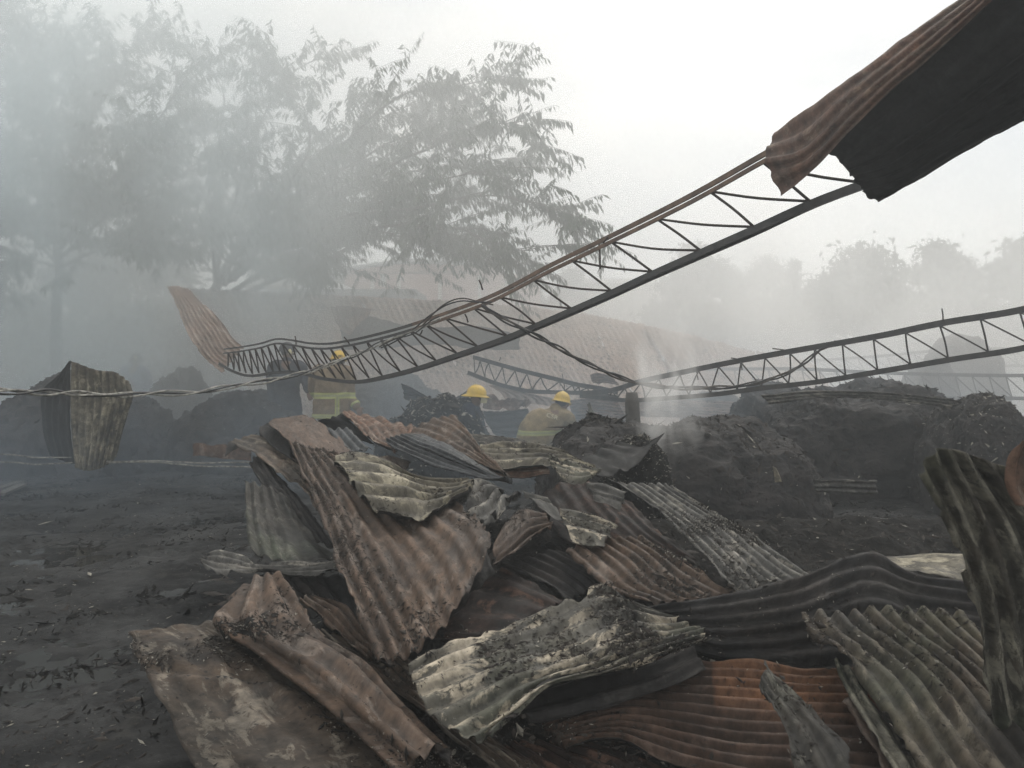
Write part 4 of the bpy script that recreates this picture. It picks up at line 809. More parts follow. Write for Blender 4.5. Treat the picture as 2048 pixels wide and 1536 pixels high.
# ------------------------------------------------------------ firefighters
M['skin'] = simple_mat('sooty_skin', (.20, .12, .08), (.14, .085, .06), 9, .6, .3, 0)
def coat_mat(name, base, tape=None, bands=(), vert=None):
    m, t, b = newmat(name); K = t.links.new; V = N(t, 'ShaderNodeTexCoord').outputs['Object']
    col = mixc(t, ramp(t, noise(t, V, 9, 7, .62), .36, .66), base, tuple(c * .55 for c in base))
    if tape:
        sx = N(t, 'ShaderNodeSeparateXYZ'); K(V, sx.inputs[0]); Z = mth(t, 'ADD', sx.outputs['Z'], mth(t, 'MULTIPLY', noise(t, V, 4, 2, .5), .03))
        def band(v, lo, hi): return mth(t, 'MULTIPLY', mth(t, 'GREATER_THAN', v, lo), mth(t, 'LESS_THAN', v, hi))
        silver = tuple(c * .55 + .10 for c in tape)
        for lo, hi in bands:
            col = mixc(t, band(Z, lo, hi), col, tape); q = (hi - lo) * .3; col = mixc(t, band(Z, lo + q, hi - q), col, silver)
        if vert:
            f = mth(t, 'MULTIPLY', band(sx.outputs['X'], vert[0], vert[1]), mth(t, 'LESS_THAN', Z, vert[2])); col = mixc(t, f, col, tape)
            q = (vert[1] - vert[0]) * .3; f = mth(t, 'MULTIPLY', band(sx.outputs['X'], vert[0] + q, vert[1] - q), mth(t, 'LESS_THAN', Z, vert[2])); col = mixc(t, f, col, silver)
    K(col, b.inputs['Base Color']); b.inputs['Roughness'].default_value = .85; b.inputs['Specular IOR Level'].default_value = .2
    bp = N(t, 'ShaderNodeBump'); bp.inputs['Strength'].default_value = .5; bp.inputs['Distance'].default_value = .02
    K(noise(t, V, 12, 4, .6), bp.inputs['Height']); K(bp.outputs[0], b.inputs['Normal']); return m
LIME = (.38, .40, .15)
M['coat_c'] = coat_mat('tan_coat_standing', (.25, .19, .125), LIME, [(.755, .815), (1.03, 1.115)], (.075, .135, 1.06))
M['coat_e'] = coat_mat('tan_coat_bending', (.31, .235, .13), LIME, [(.64, .70)])
M['navy'] = coat_mat('navy_cloth', (.028, .033, .048)); M['bluecloth'] = coat_mat('blue_shirt_cloth', (.10, .13, .24))
M['black'] = simple_mat('black_rubber', (.015, .015, .015), None, 9, .6, .3, 0)
M['yellow'] = simple_mat('yellow_helmet', (.66, .44, .06), (.50, .34, .07), 9, .5, .4, 0)
M['helmdark'] = simple_mat('dark_helmet', (.03, .033, .04), (.05, .05, .055), 6, .5, .4, 0)
M['curtain'] = simple_mat('pale_neck_curtain', (.45, .42, .28), (.36, .33, .22), 9, .8, .2, 0)
M['lamp'] = simple_mat('helmet_badge', (.75, .68, .42), (.6, .55, .35), 9, .5, .3, 0)
def ell(m, c, r, k=14):
    vs, fs = [], []
    for i in range(k + 1):
        p = math.pi * i / k
        for j in range(2 * k):
            t = math.pi * j / k; vs.append((c[0] + r[0] * math.sin(p) * math.cos(t), c[1] + r[1] * math.sin(p) * math.sin(t), c[2] + r[2] * math.cos(p)))
    for i in range(k):
        for j in range(2 * k): fs.append((i * 2 * k + j, (i + 1) * 2 * k + j, (i + 1) * 2 * k + (j + 1) % (2 * k), i * 2 * k + (j + 1) % (2 * k)))
    m.add(vs, fs)
def lim(m, pts, rad, k=14):
    n = max(len(pts) * 6, 12); sp = spline([tuple(p) + (r,) for p, r in zip(pts, rad)], n) if len(pts) > 2 else np.array([np.array(tuple(pts[0]) + (rad[0],)) * (1 - t) + np.array(tuple(pts[1]) + (rad[1],)) * t for t in np.linspace(0, 1, n)])
    m.tube(sp[:, :3], sp[:, 3], k); ell(m, sp[0, :3], (sp[0, 3],) * 3, 7); ell(m, sp[-1, :3], (sp[-1, 3],) * 3, 7)
def torso(m, rings, k=28):
    """rings: (x, y, z, half width, half depth, nx, nz) elliptical sections"""
    R_ = spline(rings, 26); vs = []
    for q in R_:
        a = np.array((q[5], 0, q[6])); a /= np.linalg.norm(a) + 1e-9           # width axis
        for j in range(k):
            t = 2 * math.pi * j / k; vs.append(q[:3] + a * q[3] * math.cos(t) + np.array((0, 1.0, 0)) * q[4] * math.sin(t))
    n = len(R_); fs = [(i * k + j, i * k + (j + 1) % k, (i + 1) * k + (j + 1) % k, (i + 1) * k + j) for i in range(n - 1) for j in range(k)]
    fs += [tuple(range(k))[::-1], tuple((n - 1) * k + j for j in range(k))]; m.add(vs, fs)
def fuse(m, name, mat, parent, vox, sm=4, wr=0.0):
    """one continuous skin grown over the collected forms"""
    me = bpy.data.meshes.new('tmp'); me.from_pydata(np.concatenate(m.v).tolist(), [], m.f); me.update()
    o = bpy.data.objects.new('tmp', me); COL.objects.link(o)
    r = o.modifiers.new('r', 'REMESH'); r.mode = 'VOXEL'; r.voxel_size = vox; s = o.modifiers.new('s', 'SMOOTH'); s.iterations = sm; s.factor = .5
    dg = bpy.context.evaluated_depsgraph_get(); ev = o.evaluated_get(dg); nm = bpy.data.meshes.new_from_object(ev)
    bpy.data.objects.remove(o); nm.name = name
    n = len(nm.vertices); co = np.empty(n * 3, np.float32); nm.vertices.foreach_get('co', co); co = co.reshape(-1, 3)
    if wr:
        no = np.empty(n * 3, np.float32); nm.vertices.foreach_get('normal', no); no = no.reshape(-1, 3)
        co = co + no * (wr * fbm(co * np.array((5, 5, 8)) + 3, 3) + wr * .4 * fbm(co * 16, 2))[:, None]; nm.vertices.foreach_set('co', co.astype(np.float32).ravel())
    nm.polygons.foreach_set('use_smooth', np.ones(len(nm.polygons), bool)); nm.update(); nm.materials.clear(); nm.materials.append(mat)
    q = bpy.data.objects.new(name, nm); COL.objects.link(q); q.parent = parent; return q
def hand(m, w, dr, side, curl=.5):
    """palm, four unequal bent fingers and a thumb; w wrist, dr direction the hand points"""
    dr = np.array(dr, float); dr /= np.linalg.norm(dr); up = np.array((0, -1.0, 0)); s = np.cross(dr, up); s /= np.linalg.norm(s); up = np.cross(s, dr)
    w = np.array(w, float); pc = w + dr * .05
    for k in np.linspace(-1, 1, 5): lim(m, [w + s * .020 * k, w + dr * .085 + s * .030 * k], [.016, .014], 8)
    for k, ln in zip((-1, -.33, .33, 1), (.062, .075, .080, .070)):
        a = w + dr * .09 + s * .031 * k; b = a + dr * ln * .45 - up * ln * .25 * curl; c = b + dr * ln * .25 - up * ln * .45 * curl
        lim(m, [a, b, c], [.010, .009, .008], 8)
    a = w + dr * .03 + s * .03 * side; b = a + (dr * .4 + s * .8 * side) * .04; lim(m, [a, b, b + dr * .03 - up * .012], [.013, .011, .009], 8)
def helmet(c, mat, parent, front=(-1, 0), tilt=(0, 0), sc=1.0, curtain=False):
    root = bpy.data.objects.new('helmet', None)
    k, h = 40, 12; vs, fs = [], []; f = np.array((front[0], front[1], 0.0)); f /= np.linalg.norm(f); s = np.array((-f[1], f[0], 0))
    def pt(u, v, z): return f * u + s * v + np.array((0, 0, z))
    for i in range(h + 1):
        p = math.pi / 2 * i / h
        for j in range(k):
            t = 2 * math.pi * j / k; cc, ss = math.cos(t), math.sin(t); rid = .010 * math.exp(-(ss / .18) ** 2)
            vs.append(pt(.148 * math.sin(p + 1e-4) * cc, .118 * math.sin(p + 1e-4) * ss, (.135 + rid) * math.cos(p)))
    base = h * k
    for (e, dz) in ((.012, -.012), (.030, -.022), (.032, -.030), (.010, -.026)):
        for j in range(k):
            t = 2 * math.pi * j / k; cc, ss = math.cos(t), math.sin(t); ex = e * (1 + 1.3 * max(cc, 0) ** 3 + .6 * max(-cc, 0) ** 2)
            vs.append(pt((.148 + ex) * cc, (.118 + e * .8) * ss, dz - .5 * max(0, cc) * e))
    n = h + 4
    fs = [(i * k + j, (i + 1) * k + j, (i + 1) * k + (j + 1) % k, i * k + (j + 1) % k) for i in range(n) for j in range(k)]
    V = np.array(vs) * sc
    rx, ry = tilt; Mx = np.array(Matrix.Rotation(rx, 3, 'X') @ Matrix.Rotation(ry, 3, 'Y')); V = V @ Mx.T + np.array(c)
    m = MB(); m.add(V, fs); bpy.data.objects.remove(root)
    o = m.build('helmet', mat, parent)
    sd_ = o.modifiers.new('thickness', 'SOLIDIFY'); sd_.thickness = .004
    if curtain:
        m2 = MB(); q = []
        for j in range(13):
            t = math.pi * (.62 + .76 * j / 12); cc, ss = math.cos(t), math.sin(t)
            for z, g in ((-.02, 1.02), (-.06, 1.10), (-.11, 1.06)): q.append((pt(.155 * g * cc, .125 * g * ss, z) * sc) @ Mx.T + np.array(c))
        m2.add(q, [(3 * j + a, 3 * j + a + 1, 3 * j + a + 4, 3 * j + a + 3) for j in range(12) for a in range(2)])
        cu = m2.build('neck_curtain', M['curtain'], o)
    return o
def text_obj(txt, size, loc, rot, mat, parent, name='lettering'):
    cu = bpy.data.curves.new(name, 'FONT'); cu.body = txt; cu.size = size; cu.extrude = .001; cu.align_x = 'CENTER'; cu.align_y = 'CENTER'
    o = bpy.data.objects.new(name, cu); COL.objects.link(o); dg = bpy.context.evaluated_depsgraph_get()
    me = bpy.data.meshes.new_from_object(o.evaluated_get(dg)); bpy.data.objects.remove(o); me.materials.clear(); me.materials.append(mat)
    q = bpy.data.objects.new(name, me); COL.objects.link(q); q.location = loc; q.rotation_euler = rot; q.parent = parent; return q
def person(px, d, label, J, coat, trous, helm, head, face=(0, 1), tors=None, vox=.011, cuffs=None, wr=.012, sleeves=True, htilt=(0, 0), curtain=False, group='firefighters among the debris'):
    """J: joints in metres from the ground point; one continuous body, clothes as separate skins"""
    root = empty('person', (((px - 1024) / F * d) , d, 0), label, 'person', group)
    A = {k: np.array(v, float) for k, v in J.items()}; hd = np.array(head, float); fc = np.array((face[0], face[1], 0.0)); fc /= np.linalg.norm(fc)
    sdv = np.array((-fc[1], fc[0], 0))
    b = MB(); nk = (A['shL'] + A['shR']) / 2 + np.array((0, 0, .04))
    ell(b, hd + (0, 0, .01), (.078, .092, .112)); ell(b, hd - (0, 0, .06) + fc * .025, (.055, .06, .06), 10)
    lim(b, [hd + fc * .085 + (0, 0, .01), hd + fc * .105 - (0, 0, .02)], [.010, .015], 8)
    for s_ in (-1, 1): ell(b, hd + sdv * s_ * .082, (.014, .018, .032), 8); ell(b, hd + fc * .078 + sdv * s_ * .032 + (0, 0, .033), (.020, .016, .009), 8)
    ell(b, hd + fc * .088 - (0, 0, .055), (.022, .014, .008), 8)
    lim(b, [nk, hd - (0, 0, .05)], [.062, .055])
    lim(b, [A['hip'], A['mid'], nk - (0, 0, .05)], [.14, .13, .12])
    for s_ in 'LR':
        lim(b, [nk - (0, 0, .05), A['sh' + s_], A['el' + s_], A['wr' + s_]], [.07, .058, .042, .028])
        dr = A['wr' + s_] - A['el' + s_]; hand(b, A['wr' + s_] + dr / np.linalg.norm(dr) * .015, dr + np.array((0, -.02, -.05)), 1 if s_ == 'L' else -1)
        hp = A['hip'] + np.array((-.09 if s_ == 'L' else .09, 0, -.02)); lim(b, [hp, A['kn' + s_], A['an' + s_]], [.095, .062, .042])
        lim(b, [A['an' + s_], A['an' + s_] + np.array((fc[0] * .14, fc[1] * .14, -.04))], [.045, .035])
    fuse(b, 'body', M['skin'], root, vox * .85, 3)
    for s_ in (-1, 1):
        m = MB(); ell(m, hd + fc * .083 + sdv * s_ * .031 + (0, 0, .012), (.011, .011, .009), 8); m.build('eye', M['lamp'], root)
    m = MB(); ell(m, hd + (0, 0, .03) - fc * .012, (.080, .092, .098)); m.build('hair', M['black'], root)
    c = MB(); torso(c, tors)
    if sleeves:
        for s_ in 'LR': lim(c, [nk - (0, 0, .07), A['sh' + s_], A['el' + s_], A['el' + s_] * .08 + A['wr' + s_] * .92], [.10, .088, .074, .062])
    lim(c, [nk - (0, 0, .03), nk + (0, 0, .035)], [.10, .082])
    co = fuse(c, 'coat', coat, root, vox, 4, wr)
    t_ = MB()
    for s_ in 'LR':
        hp = A['hip'] + np.array((-.09 if s_ == 'L' else .09, 0, -.01)); lim(t_, [hp, A['kn' + s_], A['an' + s_] + (0, 0, .05)], [.13, .095, .082])
    ell(t_, A['hip'], (.18, .14, .13)); fuse(t_, 'trousers', trous, root, vox, 4, wr)
    for s_ in 'LR':
        m = MB(); a = A['an' + s_]; lim(m, [a + (0, 0, .16), a], [.068, .060]); lim(m, [a - (0, 0, .02), a + np.array((fc[0] * .17, fc[1] * .17, -.045))], [.058, .045]); m.build('boot', M['black'], root)
    if cuffs:
        for s_ in 'LR':
            e, w_ = A['el' + s_], A['wr' + s_]; m = MB(); m.tube([e * .30 + w_ * .70, e * .12 + w_ * .88], [.073, .069], 16, caps=False); cf = m.build('cuff_tape', cuffs, root)
            cf.modifiers.new('thickness', 'SOLIDIFY').thickness = .004
    helmet(hd + np.array((0, 0, .050)), helm, root, fc[:2], htilt, .86, curtain)
    return root
tape = simple_mat('lime_tape', LIME, (.40, .42, .22), 20, .6, .3, 0)
pC = person(664, 10.9, 'firefighter in a tan coat with lime bands standing with his back turned behind the truss', dict(hip=(0,0,.90), mid=(0,0,1.12), shL=(-.20,0,1.40), shR=(.22,0,1.38), elL=(-.29,.12,1.10), elR=(.25,.02,1.05), wrL=(-.12,.34,1.02), wrR=(.36,-.05,.90),
    knL=(-.12,.05,.50), knR=(.13,.03,.50), anL=(-.14,0,.08), anR=(.16,0,.08)), M['coat_c'], M['coat_c'], M['yellow'], (.08,.05,1.535), (-.55,1),
    [(-.02,0,.735,.275,.19,1,0),(-.01,0,.90,.265,.18,1,0),(0,0,1.08,.255,.17,1,0),(0,0,1.25,.26,.165,1,0),(.01,0,1.38,.23,.13,1,0),(.02,0,1.46,.12,.09,1,0)], cuffs=tape, htilt=(-.1, .12))
text_obj('00', .06, (.135, -.068, 1.612), (R(62), 0, R(28)), M['helmdark'], pC, 'helmet_number')
pE = person(1098, 9.7, 'firefighter in a tan coat bending forward behind the charred heap, yellow helmet low', dict(hip=(-.14,.0,.50), mid=(-.12,.02,.68), shL=(-.03,.05,.86), shR=(.20,-.02,.86), elL=(.05,.30,.68), elR=(.33,.05,.66), wrL=(.25,.42,.55), wrR=(.42,.25,.50),
    knL=(-.05,.34,.48), knR=(.16,.32,.46), anL=(-.18,.12,.08), anR=(.05,.10,.08)), M['coat_e'], M['coat_e'], M['yellow'], (.17,.08,1.0), (.5,1),
    [(-.19,.0,.36,.23,.20,1,0),(-.17,.0,.52,.25,.22,1,-.1),(-.12,.0,.68,.26,.22,1,-.2),(-.04,.0,.80,.25,.19,1,-.3),(.05,.0,.90,.18,.13,1,-.4)], cuffs=tape, htilt=(-.12, .18))
text_obj('CSR', .085, (.03, -.205, .865), (R(55), R(18), 0), simple_mat('faded_lettering', (.62, .58, .45), None, 8, .7, .2, 0), pE, 'coat_lettering')
pD = person(944, 9.6, 'firefighter in a dark jacket and yellow helmet crouching to the left behind the sheets', dict(hip=(.03,.0,.50), mid=(.0,.0,.72), shL=(-.05,.14,.94), shR=(-.03,-.14,.94), elL=(-.10,.22,.68), elR=(.0,-.20,.66), wrL=(.05,.25,.55), wrR=(.14,-.16,.52),
    knL=(-.25,.15,.50), knR=(-.20,-.12,.30), anL=(-.12,.15,.10), anR=(.15,-.12,.10)), M['navy'], M['navy'], M['yellow'], (.055,.0,1.085), (-1,-.15),
    [(.06,0,.40,.18,.20,1,0),(.03,0,.58,.17,.20,1,0),(-.01,0,.76,.17,.21,1,0),(-.03,0,.90,.15,.19,1,0),(-.01,0,.99,.09,.10,1,0)], htilt=(0, .12), curtain=True)
em = MB(); em.box((-.015, -.262, .83), (.045, .006, .05)); em.build('sleeve_emblem', M['lamp'], pD)
pB = person(574, 11.7, 'firefighter in dark clothes standing beside the tan coated one, half hidden by smoke', dict(hip=(0,0,.95), mid=(0,0,1.2), shL=(-.19,0,1.46), shR=(.20,0,1.46), elL=(-.26,.05,1.18), elR=(.27,-.02,1.26), wrL=(-.20,-.05,.95), wrR=(.34,-.08,1.10),
    knL=(-.11,.03,.52), knR=(.12,.03,.52), anL=(-.12,0,.08), anR=(.14,0,.08)), M['navy'], M['navy'], M['helmdark'], (.0,.02,1.66), (.8,.6),
    [(0,0,.80,.21,.16,1,0),(0,0,.95,.20,.15,1,0),(0,0,1.12,.19,.14,1,0),(0,0,1.32,.22,.14,1,0),(0,0,1.46,.18,.11,1,0),(0,0,1.52,.10,.09,1,0)])
lm = MB(); ell(lm, (.075, -.10, 1.68), (.03, .02, .045), 8); lm.build('helmet_badge', M['lamp'], pB)
pA = person(271, 14.5, 'distant firefighter in a blue shirt almost lost in the smoke at the left', dict(hip=(0,0,.90), mid=(-.02,0,1.1), shL=(-.20,0,1.34), shR=(.16,0,1.34), elL=(-.27,-.05,1.12), elR=(.24,0,1.05), wrL=(-.20,-.2,1.22), wrR=(.22,-.1,.82),
    knL=(-.14,.03,.50), knR=(.14,.0,.50), anL=(-.20,0,.08), anR=(.22,0,.08)), M['bluecloth'], M['navy'], M['helmdark'], (.02,.0,1.50), (-.3,-1),
    [(0,0,.84,.17,.13,1,0),(0,0,1.0,.17,.13,1,0),(-.01,0,1.2,.20,.13,1,0),(-.02,0,1.34,.17,.11,1,0),(-.01,0,1.40,.09,.08,1,0)])
lm = MB(); ell(lm, (.06, -.115, 1.60), (.03, .02, .03), 8); lm.build('helmet_badge', M['lamp'], pA)
# ------------------------------------------------------------ buildings behind
def buildings():
    mb = simple_mat('brick_pink_wall', (.44, .25, .20), (.36, .21, .17), 1.2, .85, .2, .3, .01)
    mc = simple_mat('pale_concrete', (.55, .52, .46), (.45, .43, .38), 2, .8, .2, 0)
    mr = simple_mat('grey_roofing', (.30, .31, .32), (.22, .23, .24), 1.5, .6, .3, 0)
    mg = simple_mat('dim_window_glass', (.50, .52, .50), (.35, .37, .36), 2, .2, .5, 0)
    def blk(name, mat, x0, x1, y0, z0, dy, z1, parent):
        m = MB(); m.box(((x0 + x1) / 2, y0 + dy / 2, (z0 + z1) / 2), (x1 - x0, dy, z1 - z0)); o = m.build(name, mat, parent, smooth=False)
        if parent: o.location = -parent.location
        return o
    d = 34.0; X = lambda px: (px - 1024) / F * d; Z = lambda py: P(1000, py, d)[2]
    r = empty('brick_building', (X(850), d, 0), 'pink brick building with white columns seen through haze under the tree branches', 'building')
    blk('wall', mb, X(690), X(1080), d, 0, 9, Z(548), r)
    # gable part
    m = MB(); m.add([(X(700), d - .1, Z(546)), (X(1000), d - .1, Z(540)), (X(1000), d - .1, Z(532)), (X(815), d - .1, Z(528)), (X(700), d - .1, Z(540)),
                     (X(700), d + 8, Z(546)), (X(1000), d + 8, Z(540)), (X(1000), d + 8, Z(532)), (X(815), d + 8, Z(528)), (X(700), d + 8, Z(540))],
                    [(0, 1, 2, 3, 4), (9, 8, 7, 6, 5), (0, 5, 6, 1), (1, 6, 7, 2), (2, 7, 8, 3), (3, 8, 9, 4), (4, 9, 5, 0)])
    o = m.build('gable', mb, r, smooth=False); o.location = -r.location
    for x in (747, 800, 881, 960): 
        blk('column', mc, X(x - 3), X(x + 3), d - .25, 0, .24, Z(552), r)
    for x in (768,):
        wn = blk('window', mc, X(x - 6), X(x + 6), d - .06, Z(574), .05, Z(548), r); g = blk('pane', mg, X(x - 4), X(x + 4), d - .09, Z(572), .028, Z(550), None); g.parent = wn
    blk('window', mc, X(1010), X(1022), d - .06, Z(574), .05, Z(556), r)
    m = MB()
    for (x0, ya, x1, yb) in ((690, 544, 815, 526), (815, 526, 1005, 534)):
        A = np.array((X(x0), d - .6, Z(ya))); B = np.array((X(x1), d - .6, Z(yb)))
        m.add([A, B, B + (0, 9.5, 0), A + (0, 9.5, 0), A + (0, 0, .12), B + (0, 0, .12), B + (0, 9.5, .12), A + (0, 9.5, .12)], [(0, 1, 2, 3), (4, 7, 6, 5), (0, 4, 5, 1), (1, 5, 6, 2), (2, 6, 7, 3), (3, 7, 4, 0)])
    o = m.build('roof', mr, r, smooth=False); o.location = -r.location
    d2 = 29.0; X = lambda px: (px - 1024) / F * d2; Z = lambda py: P(1000, py, d2)[2]
    r = empty('low_white_building', (X(600), d2, 0), 'low building with white roof edges left of the brick one', 'building')
    blk('wall', mc, X(505), X(690), d2, 0, 4.6, Z(585), r); blk('roof', simple_mat('white_fascia', (.75, .76, .74), (.66, .67, .66), 2, .7, .2, 0), X(500), X(662), d2 - .3, Z(572), 4.6, Z(558), r)
    blk('awning', M['roof'], X(505), X(600), d2 - .9, Z(580), .55, Z(574), r)
    d3 = 23.0; X = lambda px: (px - 1024) / F * d3; Z = lambda py: P(1000, py, d3)[2]
    r = empty('dark_shed', (X(700), d3, 0), 'long dark shed roof just above the collapsed sheets', 'shed')
    blk('wall', mr, X(575), X(820), d3 + .3, 0, 2.4, Z(598), r); blk('roof', M['slate'], X(560), X(832), d3, Z(598), 3, Z(578), r)
    d4 = 52.0; X = lambda px: (px - 1024) / F * d4; Z = lambda py: P(1000, py, d4)[2]
    r = empty('pale_warehouse', (X(1250), d4, 0), 'pale flat warehouse far off behind the long truss', 'building')
    blk('wall', mc, X(1150), X(1420), d4, 0, 9, Z(566), r); blk('roof', simple_mat('white_roof', (.8, .79, .75), (.7, .7, .67), 2, .7, .2, 0), X(1140), X(1430), d4 - .4, Z(566), 9, Z(558), r)
buildings()
# ------------------------------------------------------------ trees
M['leaf'] = simple_mat('tree_leaf', (.050, .075, .040), (.030, .048, .028), 1.2, .6, .3, 0)
M['leaf2'] = simple_mat('far_leaf', (.055, .085, .045), (.035, .055, .032), .6, .7, .2, 0)
M['bark'] = simple_mat('tree_bark', (.090, .078, .066), (.05, .044, .038), 5, .9, .2, .5, .01)
def leaves_mesh(P0, dirs, ln, wd, rs):
    """narrow folded leaves: base, two shoulders, tip"""
    n = len(P0); up = rs.normal(size=(n, 3)); s = np.cross(dirs, up); s /= np.linalg.norm(s, axis=1)[:, None] + 1e-9
    l = ln[:, None]; w_ = wd[:, None]
    a = P0; b = P0 + dirs * l * .45 + s * w_; c = P0 + dirs * l * .45 - s * w_; t = P0 + dirs * l + np.array((0, 0, -.12)) * l
    V = np.stack([a, b, t, c], 1).reshape(-1, 3); i = np.arange(n)[:, None] * 4
    return V, (i + np.array([[0, 1, 2, 3]]))
def branch_tree(name, label, limbs, trunk, seed, leaf_len=.17, sec=13, tert=5, per=26, spread=1.5, r0=.16, mat='leaf', droop=.75, cat='tree', group=None):
    rs = np.random.RandomState(seed); base = trunk[0]; root = empty(name, base, label, cat, group)
    tm = MB(); tp = spline(trunk, 24); tm.tube(tp + .04 * np.stack([noise3(tp * 1.1 + k * 9) for k in range(3)], -1), np.linspace(r0, r0 * .55, 24), 10)
    o = tm.build('trunk', M['bark'], root); o.location = -root.location
    LP, LD = [], []
    for li, lb in enumerate(limbs):
        m = MB(); pl = spline(lb, 40); pl = pl + .16 * np.stack([noise3(pl * .7 + k * 7 + seed) for k in range(3)], -1)
        Ln = np.linalg.norm(np.diff(pl, axis=0), axis=1).sum(); m.tube(pl, np.linspace(min(r0 * .34, .006 * Ln + .02), .008, 40), 6)
        for s in range(int(sec * (.6 + Ln / 8))):
            t = rs.uniform(.06, 1.0) ** .8; i = min(int(t * 39), 38); p0 = pl[i]; tg = pl[i + 1] - pl[i]; tg /= np.linalg.norm(tg) + 1e-9
            dr = tg * .95 + rs.normal(size=3) * np.array((.45, .8, .30)) + np.array((0, 0, .08)); dr /= np.linalg.norm(dr)
            l2 = spread * rs.uniform(.5, 1.1) * (1.25 - .55 * t)
            q = np.array([p0 + dr * l2 * k - np.array((0, 0, .10 * l2 * k * k)) for k in np.linspace(0, 1, 8)]); m.tube(q, np.linspace(.012, .004, 8), 4, caps=False)
            for k in range(tert + 1):
                if k == tert: qq = q[2:]; l3 = l2 * .75; d2 = dr                # leaves along the twig itself
                else:
                    j = rs.randint(1, 8); d2 = dr * .8 + rs.normal(size=3) * np.array((.6, .6, .3)); d2 /= np.linalg.norm(d2); l3 = rs.uniform(.35, .85) * spread * .5
                    qq = np.array([q[j] + d2 * l3 * kk - np.array((0, 0, .14 * l3 * kk * kk)) for kk in np.linspace(0, 1, 5)]); m.tube(qq, .0035, 3, caps=False)
                nn = max(4, int(per * l3)); tt = np.linspace(.06, 1.0, nn) + rs.uniform(-.02, .02, nn); ii = np.clip(tt, 0, .999) * (len(qq) - 1); i0 = ii.astype(int); fr = (ii - i0)[:, None]
                bp_ = qq[i0] * (1 - fr) + qq[i0 + 1] * fr; side = np.where(np.arange(nn) % 2, 1.0, -1.0)[:, None]
                sdv = np.cross(d2, (0, 0, 1.0)); sdv /= np.linalg.norm(sdv) + 1e-9
                dd_ = sdv * side * .45 + d2 * .45 + rs.normal(size=(nn, 3)) * .22 + np.array((0, 0, -droop)); LP.append(bp_); LD.append(dd_)
        o = m.build('limb', M['bark'], root); o.location = -root.location
    LP = np.concatenate(LP); LD = np.concatenate(LD); LD /= np.linalg.norm(LD, axis=1)[:, None]
    n = len(LP); print('LEAVES', n); ln = leaf_len * rs.uniform(.65, 1.25, n); V, Q = leaves_mesh(LP, LD, ln, ln * .15, rs)
    o = mesh_np('crown', V, Q, M[mat], smooth=False); o.parent = root; o.location = -root.location; o['kind'] = 'stuff'
    return root
def pl(*q): return [P(*a) for a in q]
branch_tree('spreading_tree', 'big spreading tree with drooping leaves reaching right over the fire scene', [
    pl((430,560,19),(560,400,18.5),(680,290,18),(800,200,17.6),(900,168,17.4),(1020,152,17.2)),
    pl((450,560,19),(620,420,18),(780,335,17.5),(900,280,17),(1010,250,16.8),(1085,268,16.6)),
    pl((470,580,19),(650,470,18),(800,415,17),(950,395,16.6),(1060,405,16.4),(1135,440,16.3)),
    pl((480,590,19),(650,520,18),(780,450,17),(900,460,16.6),(980,490,16.4),(1065,492,16.3)),
    pl((500,590,19),(640,490,18.3),(760,465,17.6),(860,480,17.2),(930,505,17),(1000,525,17)),
    pl((450,570,19),(560,420,19),(640,330,19.5),(760,240,19.5),(860,190,19.5)),
    pl((470,560,19),(620,380,19),(760,300,18.6),(880,250,18.4),(980,220,18)),
    pl((460,560,19),(600,450,19.5),(740,370,19.5),(880,340,19),(1000,320,18.5),(1060,320,18.3)),
    pl((460,560,19),(600,480,17.4),(720,430,16.6),(840,370,16),(960,350,15.8)),
    pl((440,560,18.5),(380,500,18),(320,470,17.6)),
    pl((450,560,18),(500,500,17.5),(570,470,17)),
    pl((460,590,18),(540,545,17.5),(620,535,17)),
    pl((430,560,19),(470,400,18.5),(520,260,18),(560,170,17.8),(640,120,17.6)),
    pl((430,560,19),(430,420,19),(440,280,19),(430,160,19),(400,110,19)),
    pl((440,560,19),(540,430,18),(620,300,17),(600,190,16.6),(540,130,16.4))],
    [P(400, 560, 19) * np.array((1, 1, 0)), P(405, 680, 19), P(420, 600, 19), P(440, 560, 19)], 11, sec=20, tert=6, per=22, spread=1.9, r0=.20, droop=.95)
branch_tree('leafy_tree', 'dense tree at the far left almost lost in grey smoke', [
    pl((110,520,17),(100,400,17),(60,330,17),(10,290,17),(-60,270,17)),
    pl((120,500,17),(140,360,17),(180,240,17),(230,150,17),(270,80,17)),
    pl((120,500,17),(90,300,17),(80,180,17),(60,80,17),(20,20,17)),
    pl((120,500,17),(200,380,16.5),(290,280,16),(340,200,16),(360,130,16)),
    pl((120,520,17),(220,430,16.5),(300,380,16),(400,330,16),(470,300,16)),
    pl((120,540,17),(60,470,16.6),(10,450,16.4),(-60,440,16.4)),
    pl((120,540,17),(220,500,16.5),(300,480,16.2),(400,480,16)),
    pl((120,500,17),(60,250,17.5),(-10,160,17.5),(-60,100,17.5)),
    pl((120,500,17),(170,300,18),(160,170,18),(130,70,18)),
    pl((120,500,17),(250,350,18),(330,260,18.5),(400,230,18.5)),
    pl((120,540,17),(40,520,16.5),(-20,540,16.4)),
    pl((120,500,17),(60,420,16),(0,380,15.6),(-60,350,15.6))],
    [P(112, 560, 17) * np.array((1, 1, 0)), P(112, 640, 17), P(118, 560, 17), P(118, 500, 17)], 23, sec=24, tert=7, per=24, spread=1.9, r0=.15, droop=.8)
